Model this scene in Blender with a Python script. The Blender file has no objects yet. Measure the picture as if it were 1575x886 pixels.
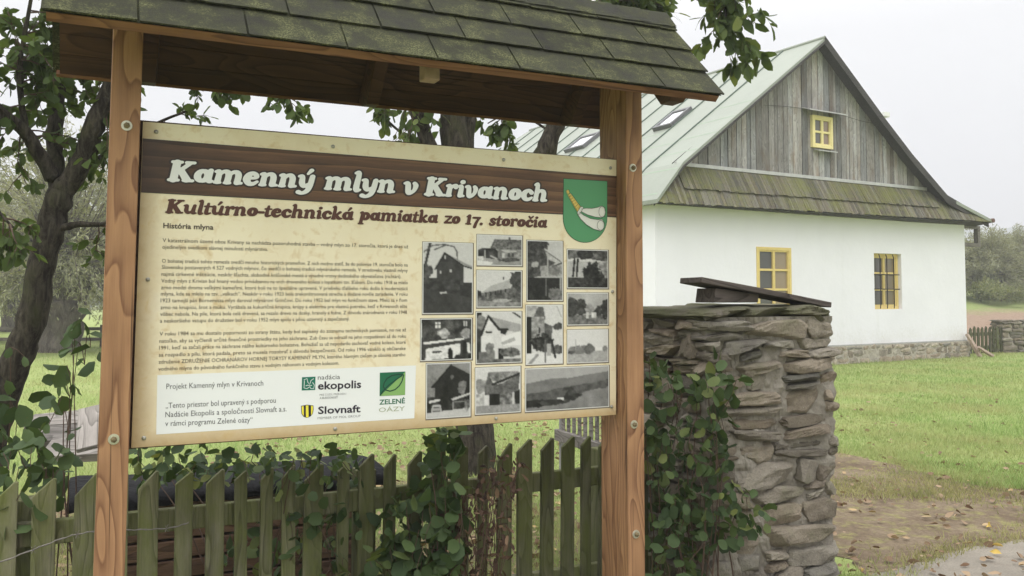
import bpy, bmesh, math, random
import numpy as np
from mathutils import Vector, Matrix
from mathutils import noise as mnoise
random.seed(7); RNG = np.random.default_rng(7)
R = math.radians
sc = bpy.context.scene
COL = sc.collection

# ---------------------------------------------------------------- camera
F_PX, CX, CY, PITCH, EYE = 1335.0, 787.5, 392.0, R(2.8), 1.6     # photo is 1575 x 886 px
cam_d = bpy.data.cameras.new("camera"); cam = bpy.data.objects.new("camera", cam_d); COL.objects.link(cam)
cam.location = (0, 0, EYE); cam.rotation_euler = (R(90) + PITCH, 0, 0)
cam_d.sensor_width = 36; cam_d.lens = 36 * F_PX / 1575
cam_d.shift_y = -(443 - CY) / 1575
cam_d.clip_start = 0.05; cam_d.clip_end = 2000
sc.camera = cam

# ---------------------------------------------------------------- sky, sun, exposure
SUN_EL, SUN_AZ = R(60), R(205)       # azimuth clockwise from +Y: behind the camera, a little to the left
world = bpy.data.worlds.new("World"); sc.world = world; world.use_nodes = True
wt = world.node_tree; wt.nodes.clear()
wo = wt.nodes.new("ShaderNodeOutputWorld"); bg = wt.nodes.new("ShaderNodeBackground")
sky = wt.nodes.new("ShaderNodeTexSky"); sky.sky_type = 'NISHITA'; sky.sun_disc = False
sky.sun_elevation = SUN_EL; sky.sun_rotation = SUN_AZ; sky.air_density = 1.0; sky.dust_density = 3.0
tc = wt.nodes.new("ShaderNodeTexCoord"); sx = wt.nodes.new("ShaderNodeSeparateXYZ")
wt.links.new(tc.outputs['Generated'], sx.inputs[0])
ramp = wt.nodes.new("ShaderNodeValToRGB")
ramp.color_ramp.elements[0].position = 0.0; ramp.color_ramp.elements[0].color = (.335, .336, .342, 1)
ramp.color_ramp.elements[1].position = 1.0; ramp.color_ramp.elements[1].color = (1.3, 1.3, 1.3, 1)
e = ramp.color_ramp.elements.new(.28); e.color = (.392, .392, .396, 1)
nz = wt.nodes.new("ShaderNodeTexNoise"); nz.inputs['Scale'].default_value = 2.2; nz.inputs['Detail'].default_value = 5
wt.links.new(tc.outputs['Generated'], nz.inputs['Vector'])
mr = wt.nodes.new("ShaderNodeMapRange"); mr.inputs[3].default_value = .92; mr.inputs[4].default_value = 1.08
wt.links.new(nz.outputs['Fac'], mr.inputs[0])
mul = wt.nodes.new("ShaderNodeVectorMath"); mul.operation = 'MULTIPLY'
wt.links.new(sx.outputs['Z'], ramp.inputs[0]); wt.links.new(ramp.outputs[0], mul.inputs[0]); wt.links.new(mr.outputs[0], mul.inputs[1])
mul2 = wt.nodes.new("ShaderNodeVectorMath"); mul2.operation = 'SCALE'; mul2.inputs['Scale'].default_value = 17.5
wt.links.new(mul.outputs[0], mul2.inputs[0])
mx = wt.nodes.new("ShaderNodeMix"); mx.data_type = 'RGBA'; mx.inputs[0].default_value = .94   # cloud cover over the clear sky
wt.links.new(sky.outputs[0], mx.inputs[6]); wt.links.new(mul2.outputs[0], mx.inputs[7])
wt.links.new(mx.outputs[2], bg.inputs[0]); bg.inputs[1].default_value = 0.11
wt.links.new(bg.outputs[0], wo.inputs[0])
sun_d = bpy.data.lights.new("sun", 'SUN'); sun = bpy.data.objects.new("sun", sun_d); COL.objects.link(sun)
sun_d.energy = 1.45; sun_d.angle = R(50); sun_d.color = (1, .975, .955)
sd = Vector((math.sin(SUN_AZ) * math.cos(SUN_EL), math.cos(SUN_AZ) * math.cos(SUN_EL), math.sin(SUN_EL)))
sun.rotation_euler = (-sd).to_track_quat('-Z', 'Y').to_euler(); sun.location = sd * 30
sc.view_settings.view_transform = 'Standard'; sc.view_settings.look = 'None'
sc.view_settings.exposure = 0.40; sc.view_settings.gamma = 1; sc.view_settings.use_curve_mapping = False
sc.cycles.max_bounces = 6; sc.cycles.transparent_max_bounces = 8
sc.cycles.use_denoising = True

# ---------------------------------------------------------------- measuring helpers (photo pixel -> ray -> real plane)
CP, SP = math.cos(PITCH), math.sin(PITCH)
def ray(px, py):
    a, b = (px - CX) / F_PX, (CY - py) / F_PX
    return Vector((a, CP - b * SP, SP + b * CP))
def at(px, py, Y):
    r = ray(px, py); return Vector((r.x * Y / r.y, Y, EYE + r.z * Y / r.y))
class Frame:                                   # a vertical reference plane: x along it, +y away from the camera
    def __init__(s, o, d):
        s.o = Vector((o[0], o[1], 0)); l = math.hypot(*d); s.d = Vector((d[0] / l, d[1] / l, 0)); s.b = Vector((-s.d.y, s.d.x, 0))
        s.rot = math.atan2(s.d.y, s.d.x)
    def hit(s, px, py, y=0.0):
        r = ray(px, py); c = Vector((0, 0, EYE)); k = (s.o + s.b * y - c).dot(s.b) / r.dot(s.b); p = c + r * k
        return (p - s.o).dot(s.d), p.z
    def loc(s, p): return Vector(((p - s.o).dot(s.d), (p - s.o).dot(s.b), p.z))
    def w(s, x, y, z=0): return s.o + s.d * x + s.b * y + Vector((0, 0, z))

# ---------------------------------------------------------------- objects
def tag(o, label=None, cat=None, group=None, kind=None):
    if label: o['label'] = label
    if cat: o['category'] = cat
    if group: o['group'] = group
    if kind: o['kind'] = kind
    return o
def thing(name, label, cat, loc=(0, 0, 0), rz=0, group=None):
    o = bpy.data.objects.new(name, None); COL.objects.link(o); o.location = loc; o.rotation_euler = (0, 0, rz)
    return tag(o, label, cat, group)
def copy_tree(o, parent=None, label=None):
    c = o.copy(); COL.objects.link(c); c.parent = parent
    if label: c['label'] = label
    for ch in [q for q in COL.objects if q.parent == o]: copy_tree(ch, c)
    return c

class MB:
    def __init__(s): s.V = []; s.Fc = []; s.T = []; s.t = (.5, .5, .5)
    def add(s, vs, fs, t=None):
        b = len(s.V); s.V.extend([tuple(v) for v in vs]); s.T.extend([t or s.t] * len(vs)); s.Fc.extend([tuple(b + i for i in f) for f in fs])
    def box(s, x0, x1, y0, y1, z0, z1, t=None, M=None):
        vs = [Vector(v) for v in ((x0, y0, z0), (x1, y0, z0), (x1, y1, z0), (x0, y1, z0), (x0, y0, z1), (x1, y0, z1), (x1, y1, z1), (x0, y1, z1))]
        if M is not None: vs = [M @ v for v in vs]
        s.add(vs, [(0, 3, 2, 1), (4, 5, 6, 7), (0, 1, 5, 4), (1, 2, 6, 5), (2, 3, 7, 6), (3, 0, 4, 7)], t); return s
    def prism(s, poly, axis, a0, a1, t=None, M=None):       # polygon in the two other axes, extruded along axis
        n = len(poly); vs = []
        for a in (a0, a1):
            for p in poly:
                v = {'x': (a, p[0], p[1]), 'y': (p[0], a, p[1]), 'z': (p[0], p[1], a)}[axis]
                vs.append(M @ Vector(v) if M is not None else v)
        fs = [tuple(range(n - 1, -1, -1)), tuple(range(n, 2 * n))] + [(i, (i + 1) % n, n + (i + 1) % n, n + i) for i in range(n)]
        s.add(vs, fs, t); return s
    def tube(s, pts, rad, n=8, t=None, cap=True):
        pts = [Vector(p) for p in pts]; m = len(pts)
        if not hasattr(rad, '__len__'): rad = [rad] * m
        up = Vector((.13, .31, .94)); vs = []; u = None
        for i, p in enumerate(pts):
            d = (pts[min(i + 1, m - 1)] - pts[max(i - 1, 0)])
            d = d.normalized() if d.length > 1e-9 else Vector((0, 0, 1))
            if u is None:
                u = d.cross(up if abs(d.dot(up)) < .95 else Vector((1, 0, 0))).normalized()
            else:
                u = (u - d * u.dot(d)).normalized()
            w = d.cross(u)
            for k in range(n):
                a = 2 * math.pi * k / n; vs.append(p + (u * math.cos(a) + w * math.sin(a)) * rad[i])
        fs = [(i * n + k, i * n + (k + 1) % n, (i + 1) * n + (k + 1) % n, (i + 1) * n + k) for i in range(m - 1) for k in range(n)]
        if cap: fs += [tuple(range(n - 1, -1, -1)), tuple(range((m - 1) * n, m * n))]
        s.add(vs, fs, t); return s
    def lathe(s, prof, c, ax, n=12, t=None):                # prof: (r, h) along axis ax from c
        ax = Vector(ax).normalized(); u = ax.orthogonal().normalized(); w = ax.cross(u); c = Vector(c); vs = []
        for r, h in prof:
            for k in range(n):
                a = 2 * math.pi * k / n; vs.append(c + ax * h + (u * math.cos(a) + w * math.sin(a)) * r)
        m = len(prof)
        fs = [(i * n + k, i * n + (k + 1) % n, (i + 1) * n + (k + 1) % n, (i + 1) * n + k) for i in range(m - 1) for k in range(n)]
        fs += [tuple(range(n - 1, -1, -1)), tuple(range((m - 1) * n, m * n))]
        s.add(vs, fs, t); return s
    def arr(s, V, Fq, T):                                   # numpy bulk: V (n,3), faces list, T (n,3)
        b = len(s.V); s.V.extend(map(tuple, V.tolist())); s.T.extend(map(tuple, T.tolist())); s.Fc.extend([tuple(b + i for i in f) for f in Fq]); return s
    def build(s, name, mat, parent=None, smooth=False, bevel=0, origin=None):
        me = bpy.data.meshes.new(name)
        V = s.V
        if origin is not None:
            ox, oy, oz = origin; V = [(v[0] - ox, v[1] - oy, v[2] - oz) for v in V]
        me.from_pydata(V, [], s.Fc); 
        at_ = me.color_attributes.new("tint", 'FLOAT_COLOR', 'POINT')
        T = np.ones((len(V), 4), np.float32); T[:, :3] = np.array(s.T, np.float32).reshape(-1, 3); at_.data.foreach_set("color", T.ravel())
        if smooth: me.polygons.foreach_set("use_smooth", [True] * len(me.polygons))
        me.materials.append(mat); me.update()
        o = bpy.data.objects.new(name, me); COL.objects.link(o)
        if origin is not None: o.location = origin
        if parent is not None: o.parent = parent
        if bevel:
            b = o.modifiers.new("bevel", 'BEVEL'); b.width = bevel; b.segments = 2; b.limit_method = 'ANGLE'; b.angle_limit = R(40)
        return o

# ---------------------------------------------------------------- materials
class NT:
    def __init__(s, name):
        s.m = bpy.data.materials.new(name); s.m.use_nodes = True; s.t = s.m.node_tree; s.t.nodes.clear()
        s.out = s.n("ShaderNodeOutputMaterial"); s.bs = s.n("ShaderNodeBsdfPrincipled"); s.l(s.bs.outputs[0], s.out.inputs[0])
        s.tc = s.n("ShaderNodeTexCoord")
    def n(s, k, **kw):
        x = s.t.nodes.new(k)
        for a, b in kw.items(): setattr(x, a, b)
        return x
    def l(s, a, b): s.t.links.new(a, b)
    def co(s, scale=(1, 1, 1), rnd=True, rot=(0, 0, 0)):
        m = s.n("ShaderNodeMapping"); m.inputs['Scale'].default_value = scale; m.inputs['Rotation'].default_value = rot
        if rnd:
            oi = s.n("ShaderNodeObjectInfo"); v = s.n("ShaderNodeVectorMath", operation='MULTIPLY_ADD')
            v.inputs[1].default_value = (13.7, 7.3, 5.1); s.l(oi.outputs['Random'], v.inputs[0]); s.l(s.tc.outputs['Object'], v.inputs[2]); s.l(v.outputs[0], m.inputs[0])
        else: s.l(s.tc.outputs['Object'], m.inputs[0])
        return m.outputs[0]
    def noise(s, co, scale, detail=5, rough=.6, dist=0):
        x = s.n("ShaderNodeTexNoise"); x.inputs['Scale'].default_value = scale; x.inputs['Detail'].default_value = detail
        x.inputs['Roughness'].default_value = rough; x.inputs['Distortion'].default_value = dist; s.l(co, x.inputs['Vector']); return x.outputs['Fac']
    def ramp(s, f, stops):
        x = s.n("ShaderNodeValToRGB"); cr = x.color_ramp
        for i, (p, c) in enumerate(stops):
            el = cr.elements[i] if i < 2 else cr.elements.new(p)
            el.position = p; el.color = (*c, 1) if hasattr(c, '__len__') else (c, c, c, 1)
        s.l(f, x.inputs[0]); return x.outputs[0]
    def mix(s, f, a, b, mode='MIX'):
        x = s.n("ShaderNodeMix", data_type='RGBA', blend_type=mode)
        for i, v in ((0, f), (6, a), (7, b)):
            if hasattr(v, 'is_linked'): s.l(v, x.inputs[i])
            else: x.inputs[i].default_value = (*v, 1) if hasattr(v, '__len__') else v
        return x.outputs[2]
    def attr(s):
        x = s.n("ShaderNodeAttribute"); x.attribute_name = "tint"; return x
    def math(s, op, a, b=0.0, clamp=False):
        x = s.n("ShaderNodeMath", operation=op, use_clamp=clamp)
        for i, v in ((0, a), (1, b)):
            if hasattr(v, 'is_linked'): s.l(v, x.inputs[i])
            else: x.inputs[i].default_value = v
        return x.outputs[0]
    def bump(s, h, dist, strength=1.0, prev=None):
        x = s.n("ShaderNodeBump"); x.inputs['Distance'].default_value = dist; x.inputs['Strength'].default_value = strength; s.l(h, x.inputs['Height'])
        if prev is not None: s.l(prev, x.inputs['Normal'])
        s.l(x.outputs[0], s.bs.inputs['Normal']); return x.outputs[0]
    def fin(s, col, rough=.8, spec=.3, metal=0):
        for nme, v in (('Base Color', col), ('Roughness', rough)):
            if hasattr(v, 'is_linked'): s.l(v, s.bs.inputs[nme])
            else: s.bs.inputs[nme].default_value = (*v, 1) if hasattr(v, '__len__') else v
        s.bs.inputs['Specular IOR Level'].default_value = spec; s.bs.inputs['Metallic'].default_value = metal
        return s.m
def tinted(N, col, amt=1.0):        # multiply by the per-piece tint (0.5 = neutral)
    a = N.attr(); k = N.n("ShaderNodeVectorMath", operation='SCALE'); k.inputs['Scale'].default_value = 2.0; N.l(a.outputs['Color'], k.inputs[0])
    return N.mix(amt, col, k.outputs[0], 'MULTIPLY')

def m_wood(name, lo, hi, axis='z', scale=7, K=11, fibre=.5, rough=.65, bump=.0012, moss=None, moss_amt=.5, dirt=None, late=.75):
    """sawn timber: contour rings of a stretched noise field (cathedral grain, knots), fine fibre, optional dirt and moss"""
    N = NT(name); q, f_ = .2, .03
    st = {'z': (1, 1, q), 'x': (q, 1, 1), 'y': (1, q, 1)}[axis]; fs = {'z': (1, 1, f_), 'x': (f_, 1, 1), 'y': (1, f_, 1)}[axis]
    n1 = N.noise(N.co(st), scale, 1.6, .35, .25); ringv = N.math('FRACT', N.math('MULTIPLY', n1, K))
    fib = N.noise(N.co(fs), 230, 4, .75); big = N.noise(N.co((1, 1, .6)), 3.0, 4); fl = N.noise(N.co(fs), 45, 3, .6)
    g_ = N.ramp(ringv, [(0.0, 0.0), (1.0, .15), (.72, .55), (.93, 1.0)])
    v = N.math('ADD', N.math('MULTIPLY', g_, late), N.math('MULTIPLY', N.math('SUBTRACT', fib, .45), fibre * 1.6)); v = N.math('ADD', v, N.math('MULTIPLY', N.math('SUBTRACT', fl, .5), .7))
    mid = tuple((a * .45 + b * .55) for a, b in zip(lo, hi))
    col = N.ramp(v, [(.0, hi), (.95, lo), (.45, mid)])
    col = N.mix(N.ramp(big, [(.4, 0.0), (.75, .4)]), col, tuple(c * .7 for c in lo))
    ck = N.noise(N.co({'z': (1, 1, .012), 'x': (.012, 1, 1), 'y': (1, .012, 1)}[axis]), 75, 2, .5); col = N.mix(N.ramp(ck, [(.66, 0.0), (.70, .75)]), col, tuple(c * .35 for c in lo))   # drying cracks
    if dirt: col = N.mix(N.ramp(N.noise(N.co((1, 1, .25)), 5, 6), [(.52, 0.0), (.7, .8)]), col, dirt)
    if moss: col = N.mix(N.ramp(N.noise(N.co((1, 1, .35)), 11, 6, .7), [(.55 - moss_amt * .3, 0.0), (.9 - moss_amt * .3, .85)]), col, moss)
    col = tinted(N, col); N.bump(v, bump, .8)
    return N.fin(col, rough, .25)
def m_barkk(name, lo, hi, moss, sc_=1.0, bump=.02):
    N = NT(name); n1 = N.noise(N.co((1, 1, .28), False), 26 * sc_, 5, .7, .6); n2 = N.noise(N.co((1, 1, .5), False), 5 * sc_, 5); n3 = N.noise(N.co((1, 1, 1), False), 70 * sc_, 4, .7)
    col = N.ramp(n1, [(.38, lo), (.66, hi)]); col = N.mix(N.ramp(n3, [(.58, 0.0), (.7, .4)]), col, tuple(c * 1.5 for c in hi)); col = N.mix(N.ramp(n2, [(.52, 0.0), (.68, .6)]), col, moss)
    x = N.bump(n1, bump, 1.0); N.bump(n3, bump * .3, .7, x); return N.fin(col, .95, .12)
def m_plain(name, c, var=.15, scale=8, rough=.8, bump=0, bscale=60, spec=.3, metal=0, c2=None, tint=True):
    N = NT(name); n1 = N.noise(N.co(), scale, 6); c2 = c2 or tuple(x * (1 - var * 2) for x in c)
    col = N.mix(N.ramp(n1, [(.35, 0.0), (.7, 1.0)]), c, c2)
    if tint: col = tinted(N, col)
    if bump: N.bump(N.noise(N.co(), bscale, 5), bump)
    return N.fin(col, rough, spec, metal)
def m_leaf(name, dark, mid, yel, trans=.35, rough=.6):
    N = NT(name); a = N.attr(); sp = N.n("ShaderNodeSeparateColor"); N.l(a.outputs['Color'], sp.inputs[0])
    col = N.ramp(sp.outputs[0], [(0, dark), (1, yel), (.62, mid)])
    blot = N.noise(N.co((1, 1, 1), False), 70, 3); col = N.mix(N.ramp(blot, [(.6, 0.0), (.78, .55)]), col, (.10, .07, .03))
    N.fin(col, rough, .2)
    tr = N.n("ShaderNodeBsdfTranslucent"); N.l(N.mix(1.0, col, (1.25, 1.2, .6), 'MULTIPLY'), tr.inputs[0])
    ms = N.n("ShaderNodeMixShader"); ms.inputs[0].default_value = trans; N.l(N.bs.outputs[0], ms.inputs[1]); N.l(tr.outputs[0], ms.inputs[2]); N.l(ms.outputs[0], N.out.inputs[0])
    return N.m
def m_stone(name, moss=.3, pale=1.0):
    N = NT(name); co = N.co((1, 1, 1), False)
    n1 = N.noise(co, 9, 7, .7); n2 = N.noise(co, 45, 6, .7); n3 = N.noise(co, 4.5, 6, .65)
    col = N.ramp(n1, [(.25, tuple(pale * x for x in (.10, .086, .068))), (.8, tuple(pale * x for x in (.305, .27, .215))), (.5, tuple(pale * x for x in (.192, .168, .134)))])
    col = tinted(N, col)
    col = N.mix(N.ramp(n2, [(.62, 0.0), (.72, .6)]), col, (.40 * pale, .385 * pale, .34 * pale))          # pale lichen specks
    if moss: col = N.mix(N.ramp(n3, [(.62 - moss * .3, 0.0), (.82 - moss * .3, .8)]), col, (.085, .092, .04))
    n4 = N.noise(co, 130, 5, .8); col = N.mix(N.ramp(n4, [(.3, .55), (.5, 0.0)]), col, (.05, .045, .038)); b = N.bump(n2, .012, 1.0); b = N.bump(n4, .005, 1.0, b); N.bump(n1, .016, .8, b)
    return N.fin(col, .92, .2)
# ---------------------------------------------------------------- shape generators
def stone_pts(nx=5, ny=3, nz=4, k=4.0):
    V = []; idx = {}; Fq = []
    def vid(i, j, l):
        if (i, j, l) not in idx:
            p = np.array([2 * i / nx - 1, 2 * j / ny - 1, 2 * l / nz - 1.0]); nrm = (np.abs(p) ** k).sum() ** (1 / k)
            idx[(i, j, l)] = len(V); V.append(p / nrm)
        return idx[(i, j, l)]
    for l in (0, nz):
        for i in range(nx):
            for j in range(ny):
                q = [vid(i, j, l), vid(i + 1, j, l), vid(i + 1, j + 1, l), vid(i, j + 1, l)]; Fq.append(q if l else q[::-1])
    for j in (0, ny):
        for i in range(nx):
            for l in range(nz):
                q = [vid(i, j, l), vid(i + 1, j, l), vid(i + 1, j, l + 1), vid(i, j, l + 1)]; Fq.append(q[::-1] if j else q)
    for i in (0, nx):
        for j in range(ny):
            for l in range(nz):
                q = [vid(i, j, l), vid(i, j + 1, l), vid(i, j + 1, l + 1), vid(i, j, l + 1)]; Fq.append(q if i else q[::-1])
    return np.array(V), Fq
STONE_HI = stone_pts(13, 5, 7, 9.0); STONE_LO = stone_pts(5, 2, 3, 7.0)
def stone(mb, c, half, rot=0.0, rough=.12, hi=True, tint=None, roll=0.0):
    V, Fq = STONE_HI if hi else STONE_LO
    P = V.copy(); ph = RNG.uniform(0, 6.28, (4, 3)); fr = RNG.uniform(1.2, 4.2, (4, 3))
    d = np.zeros(len(P))
    for a in range(4): d += np.sin(P[:, 0] * fr[a, 0] + ph[a, 0] + np.sin(P[:, 2] * fr[a, 2] + ph[a, 2])) * np.cos(P[:, 1] * fr[a, 1] + ph[a, 1]) / 4
    hf = np.zeros(len(P))
    for a in range(5): k_ = RNG.normal(size=3) * 5.5; hf += np.abs(np.sin(P @ k_ + RNG.uniform(0, 6.28))) / 5
    P = P * (1 + rough * d + rough * .55 * (hf - .6))[:, None]
    for a in range(9 if hi else 4):                        # broken faces: slice the lump with random planes
        nr = RNG.normal(size=3); nr[1] *= 1.6; nr /= np.linalg.norm(nr); dd = P @ nr; lim = dd.max() * RNG.uniform(.70, .93); P -= np.maximum(0, dd - lim)[:, None] * nr
    wg = RNG.uniform(-.28, .28, 2) * min(1, rough * 6); P[:, 2] *= 1 + wg[0] * P[:, 0]; P[:, 0] += wg[1] * .5 * P[:, 2]
    P[:, 2] += .25 * rough * np.sin(P[:, 0] * 2.3 + ph[0, 0]); P = P * np.array(half)
    cr, sr = math.cos(roll), math.sin(roll); x, z = P[:, 0].copy(), P[:, 2].copy(); P[:, 0] = cr * x - sr * z; P[:, 2] = sr * x + cr * z
    cr, sr = math.cos(rot), math.sin(rot); x, y = P[:, 0].copy(), P[:, 1].copy(); P[:, 0] = cr * x - sr * y; P[:, 1] = sr * x + cr * y
    P += np.array(c); t = tint or random.uniform(.34, .66)
    w = random.uniform(-.03, .03); mb.arr(P, Fq, np.tile([[t + w, t, t - w]], (len(P), 1)))
def stone_face(mb, x0, x1, z0, z1, place, hmin, hmax, wmin, wmax, depth, hi=True, rough=.12, rl=.06):
    """courses of stones over a face; place(x, z, half_w, half_h) -> (centre, rot)"""
    z = z0
    while z < z1 - .02:
        h = min(random.uniform(hmin, hmax), z1 - z); x = x0 - random.uniform(0, .04)
        if z1 - (z + h) < hmin * .6: h = z1 - z
        while x < x1 - .02:
            w = random.uniform(wmin, wmax) * (.7 + .6 * h / hmax); w = min(w, x1 - x + .02)
            if x1 - (x + w) < wmin * .5: w = x1 - x + random.uniform(0, .02)
            sub = [(z, h)] if (h < hmax * .62 or random.random() < .72) else [(z, h * .45), (z + h * .45, h * .55)]
            for zz, hh in sub:
                c, rot = place(x + w / 2, zz + hh / 2)
                stone(mb, c, (w / 2 * random.uniform(.93, 1.0), depth * random.uniform(.85, 1.15), hh / 2 * random.uniform(.9, 1.02)), rot, rough, hi, roll=random.uniform(-rl, rl))
            x += w
        z += h
LEAF_F = [(0, 5, 1), (1, 5, 6, 2), (2, 6, 7, 3), (3, 7, 4), (0, 1, 8), (1, 2, 9, 8), (2, 3, 10, 9), (3, 4, 10)]
def leaves(mb, P, D, size, width=.62, fold=.18, droop=.25, tint=(.35, .7), blunt=.6):
    """P (n,3) leaf bases, D (n,3) directions, size scalar or (n,)"""
    P = np.asarray(P, float); D = np.asarray(D, float); n = len(P)
    if n == 0: return
    D = D / np.linalg.norm(D, axis=1, keepdims=True)
    size = np.broadcast_to(size, (n,)) * RNG.uniform(.5, 1.2, n)
    r = RNG.normal(size=(n, 3)) + np.array([0, 0, 1.2]); N = r - D * (r * D).sum(1, keepdims=True); N /= np.linalg.norm(N, axis=1, keepdims=True)
    S = np.cross(D, N); xs = np.array([0, .25, .55, .85, 1.0]); ws = np.array([.36, .5, .5 * blunt]) * width
    out = np.zeros((n, 11, 3)); dr = droop * RNG.uniform(.3, 1.6, n); fo = fold * RNG.uniform(-.3, 1.5, n)
    def put(k, x, s, f): out[:, k] = P + size[:, None] * (D * x + S * (s * 1.0) + N * (f * fo * 2 - dr * x * x)[:, None])
    for k in range(5): put(k, xs[k], 0, -.12 if 0 < k < 4 else 0)
    for k in range(3):
        for b_, sg in ((5, 1), (8, -1)):
            jw = RNG.uniform(.72, 1.18, n); jx = RNG.uniform(-.06, .06, n); out[:, b_ + k] = P + size[:, None] * (D * (xs[k + 1] + jx)[:, None] + S * (sg * ws[k] * jw)[:, None] + N * (.16 * fo * 2 * RNG.uniform(.2, 1.8, n) - dr * xs[k + 1] ** 2)[:, None])
    T = np.repeat(RNG.uniform(tint[0], tint[1], (n, 1)), 11, 1).reshape(-1, 1) * np.ones((1, 3))
    b = len(mb.V); mb.V.extend(map(tuple, out.reshape(-1, 3).tolist())); mb.T.extend(map(tuple, T.tolist()))
    for i in range(n):
        o = b + i * 11; mb.Fc.extend([tuple(o + q for q in f) for f in LEAF_F])
def spline(pts, m=6):
    pts = [Vector(p) for p in pts]; out = []
    for i in range(len(pts) - 1):
        p0 = pts[max(i - 1, 0)]; p1 = pts[i]; p2 = pts[i + 1]; p3 = pts[min(i + 2, len(pts) - 1)]
        for k in range(m):
            t = k / m; out.append(.5 * ((2 * p1) + (p2 - p0) * t + (2 * p0 - 5 * p1 + 4 * p2 - p3) * t * t + (3 * p1 - p0 - 3 * p2 + p3) * t ** 3))
    out.append(pts[-1]); return out
def limb(mb, pts, r0, r1, n=9, m=6, knob=.08):
    q = spline(pts, m); N_ = len(q)
    rad = [(r0 + (r1 - r0) * (i / (N_ - 1)) ** .8) * (1 + knob * random.uniform(-1, 1)) for i in range(N_)]
    q = [p + Vector((random.uniform(-1, 1), random.uniform(-1, 1), random.uniform(-1, 1))) * rad[i] * .10 for i, p in enumerate(q)]
    mb.tube(q, rad, n); return q
def rv(s=1.0): return Vector((random.gauss(0, s), random.gauss(0, s), random.gauss(0, s)))
def twig(mb, lv, p, d, L, r, leaf, per, sag=.3, side=2, depth=1):
    """a thin twig with leaves along it; lv collects (pos, dir, size)"""
    p = Vector(p); d = Vector(d).normalized(); pts = [p]; n = 5
    for i in range(n):
        d = (d + rv(.16) + Vector((0, 0, -sag * .25))).normalized(); pts.append(pts[-1] + d * L / n)
    mb.tube(pts, [r * (1 - .8 * i / n) for i in range(n + 1)], 4, cap=False)
    for i in range(per):
        k = min(n - 1, int((.2 + .8 * random.random()) * n)); f = random.random(); q = pts[k].lerp(pts[k + 1], f)
        dd = ((pts[k + 1] - pts[k]).normalized() * .7 + rv(.6) + Vector((0, 0, -.35))).normalized()
        lv.append((q, dd, leaf))
    if depth > 0:
        for _ in range(side):
            k = random.randint(1, n - 1); twig(mb, lv, pts[k], (d + rv(.7)).normalized(), L * .55, r * .6, leaf, max(2, int(per * .6)), sag, 0, 0)
def put_leaves(mb, lv, **kw):
    if lv: leaves(mb, [tuple(a[0]) for a in lv], [tuple(a[1]) for a in lv], np.array([a[2] for a in lv]), **kw)
def in_poly(X, Y, poly):
    c = np.zeros(len(X), bool); n = len(poly)
    for i in range(n):
        x1, y1 = poly[i]; x2, y2 = poly[(i + 1) % n]
        m = ((y1 > Y) != (y2 > Y)) & (X < (x2 - x1) * (Y - y1) / (y2 - y1 + 1e-12) + x1); c ^= m
    return c
def grass(name, mat, X, Y, h, w, tint=(.3, .7), z=0.0):
    n = len(X); a = RNG.uniform(0, 6.28, n); b = RNG.uniform(0, 6.28, n); h = h * RNG.uniform(.4, 1.25, n) * (1 + .45 * np.sin(X * 2.3 + np.sin(Y * 1.9)) * np.sin(Y * 2.7 + X * .8)); w = np.broadcast_to(w, (n,))
    V = np.zeros((n, 3, 3)); V[:, 0] = np.stack([X - np.cos(a) * w, Y - np.sin(a) * w, np.full(n, z)], 1); V[:, 1] = np.stack([X + np.cos(a) * w, Y + np.sin(a) * w, np.full(n, z)], 1)
    V[:, 2] = np.stack([X + np.cos(b) * h * .55, Y + np.sin(b) * h * .55, z + h], 1)
    me = bpy.data.meshes.new(name); me.vertices.add(3 * n); me.vertices.foreach_set("co", V.ravel())
    me.loops.add(3 * n); me.loops.foreach_set("vertex_index", np.arange(3 * n, dtype=np.int32))
    me.polygons.add(n); me.polygons.foreach_set("loop_start", np.arange(0, 3 * n, 3, dtype=np.int32))
    at_ = me.color_attributes.new("tint", 'FLOAT_COLOR', 'POINT'); T = np.ones((n, 3, 4), np.float32); T[:, :, :3] = RNG.uniform(tint[0], tint[1], (n, 1, 1)); at_.data.foreach_set("color", T.ravel())
    me.materials.append(mat); me.update(calc_edges=True)
    o = bpy.data.objects.new(name, me); COL.objects.link(o); return o

# ---------------------------------------------------------------- setting: ground, track, pavement, hills
def m_ground():
    N = NT("meadow_ground"); co = N.co((1, 1, 1), False); a = N.noise(co, .55, 7, .6); b = N.noise(co, 6, 6, .7); c = N.noise(co, 60, 4, .7)
    col = N.ramp(a, [(.3, (.26, .34, .105)), (.72, (.35, .39, .16)), (.5, (.30, .365, .125))])
    col = N.mix(N.ramp(b, [(.5, 0.0), (.75, .6)]), col, (.32, .29, .14)); col = N.mix(N.ramp(c, [(.45, 0.0), (.7, .55)]), col, (.17, .19, .075))
    N.bump(c, .03, .8); return N.fin(col, .95, .1)
def sheet(name, poly, z, mat, step=.12, jit=.05, kind='structure'):
    pts = []
    for i in range(len(poly)):
        a = Vector((*poly[i], 0)); b = Vector((*poly[(i + 1) % len(poly)], 0)); n = max(1, min(120, int((b - a).length / step)))
        for k in range(n): p = a.lerp(b, k / n); pts.append((p.x + random.gauss(0, jit), p.y + random.gauss(0, jit), z))
    bm = bmesh.new(); vs = [bm.verts.new(p) for p in pts]; f = bm.faces.new(vs); f.normal_update()
    if f.normal.z < 0: f.normal_flip()
    bmesh.ops.triangulate(bm, faces=[f]); me = bpy.data.meshes.new(name); bm.to_mesh(me); bm.free(); me.materials.append(mat)
    o = bpy.data.objects.new(name, me); COL.objects.link(o); return tag(o, kind=kind)
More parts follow.
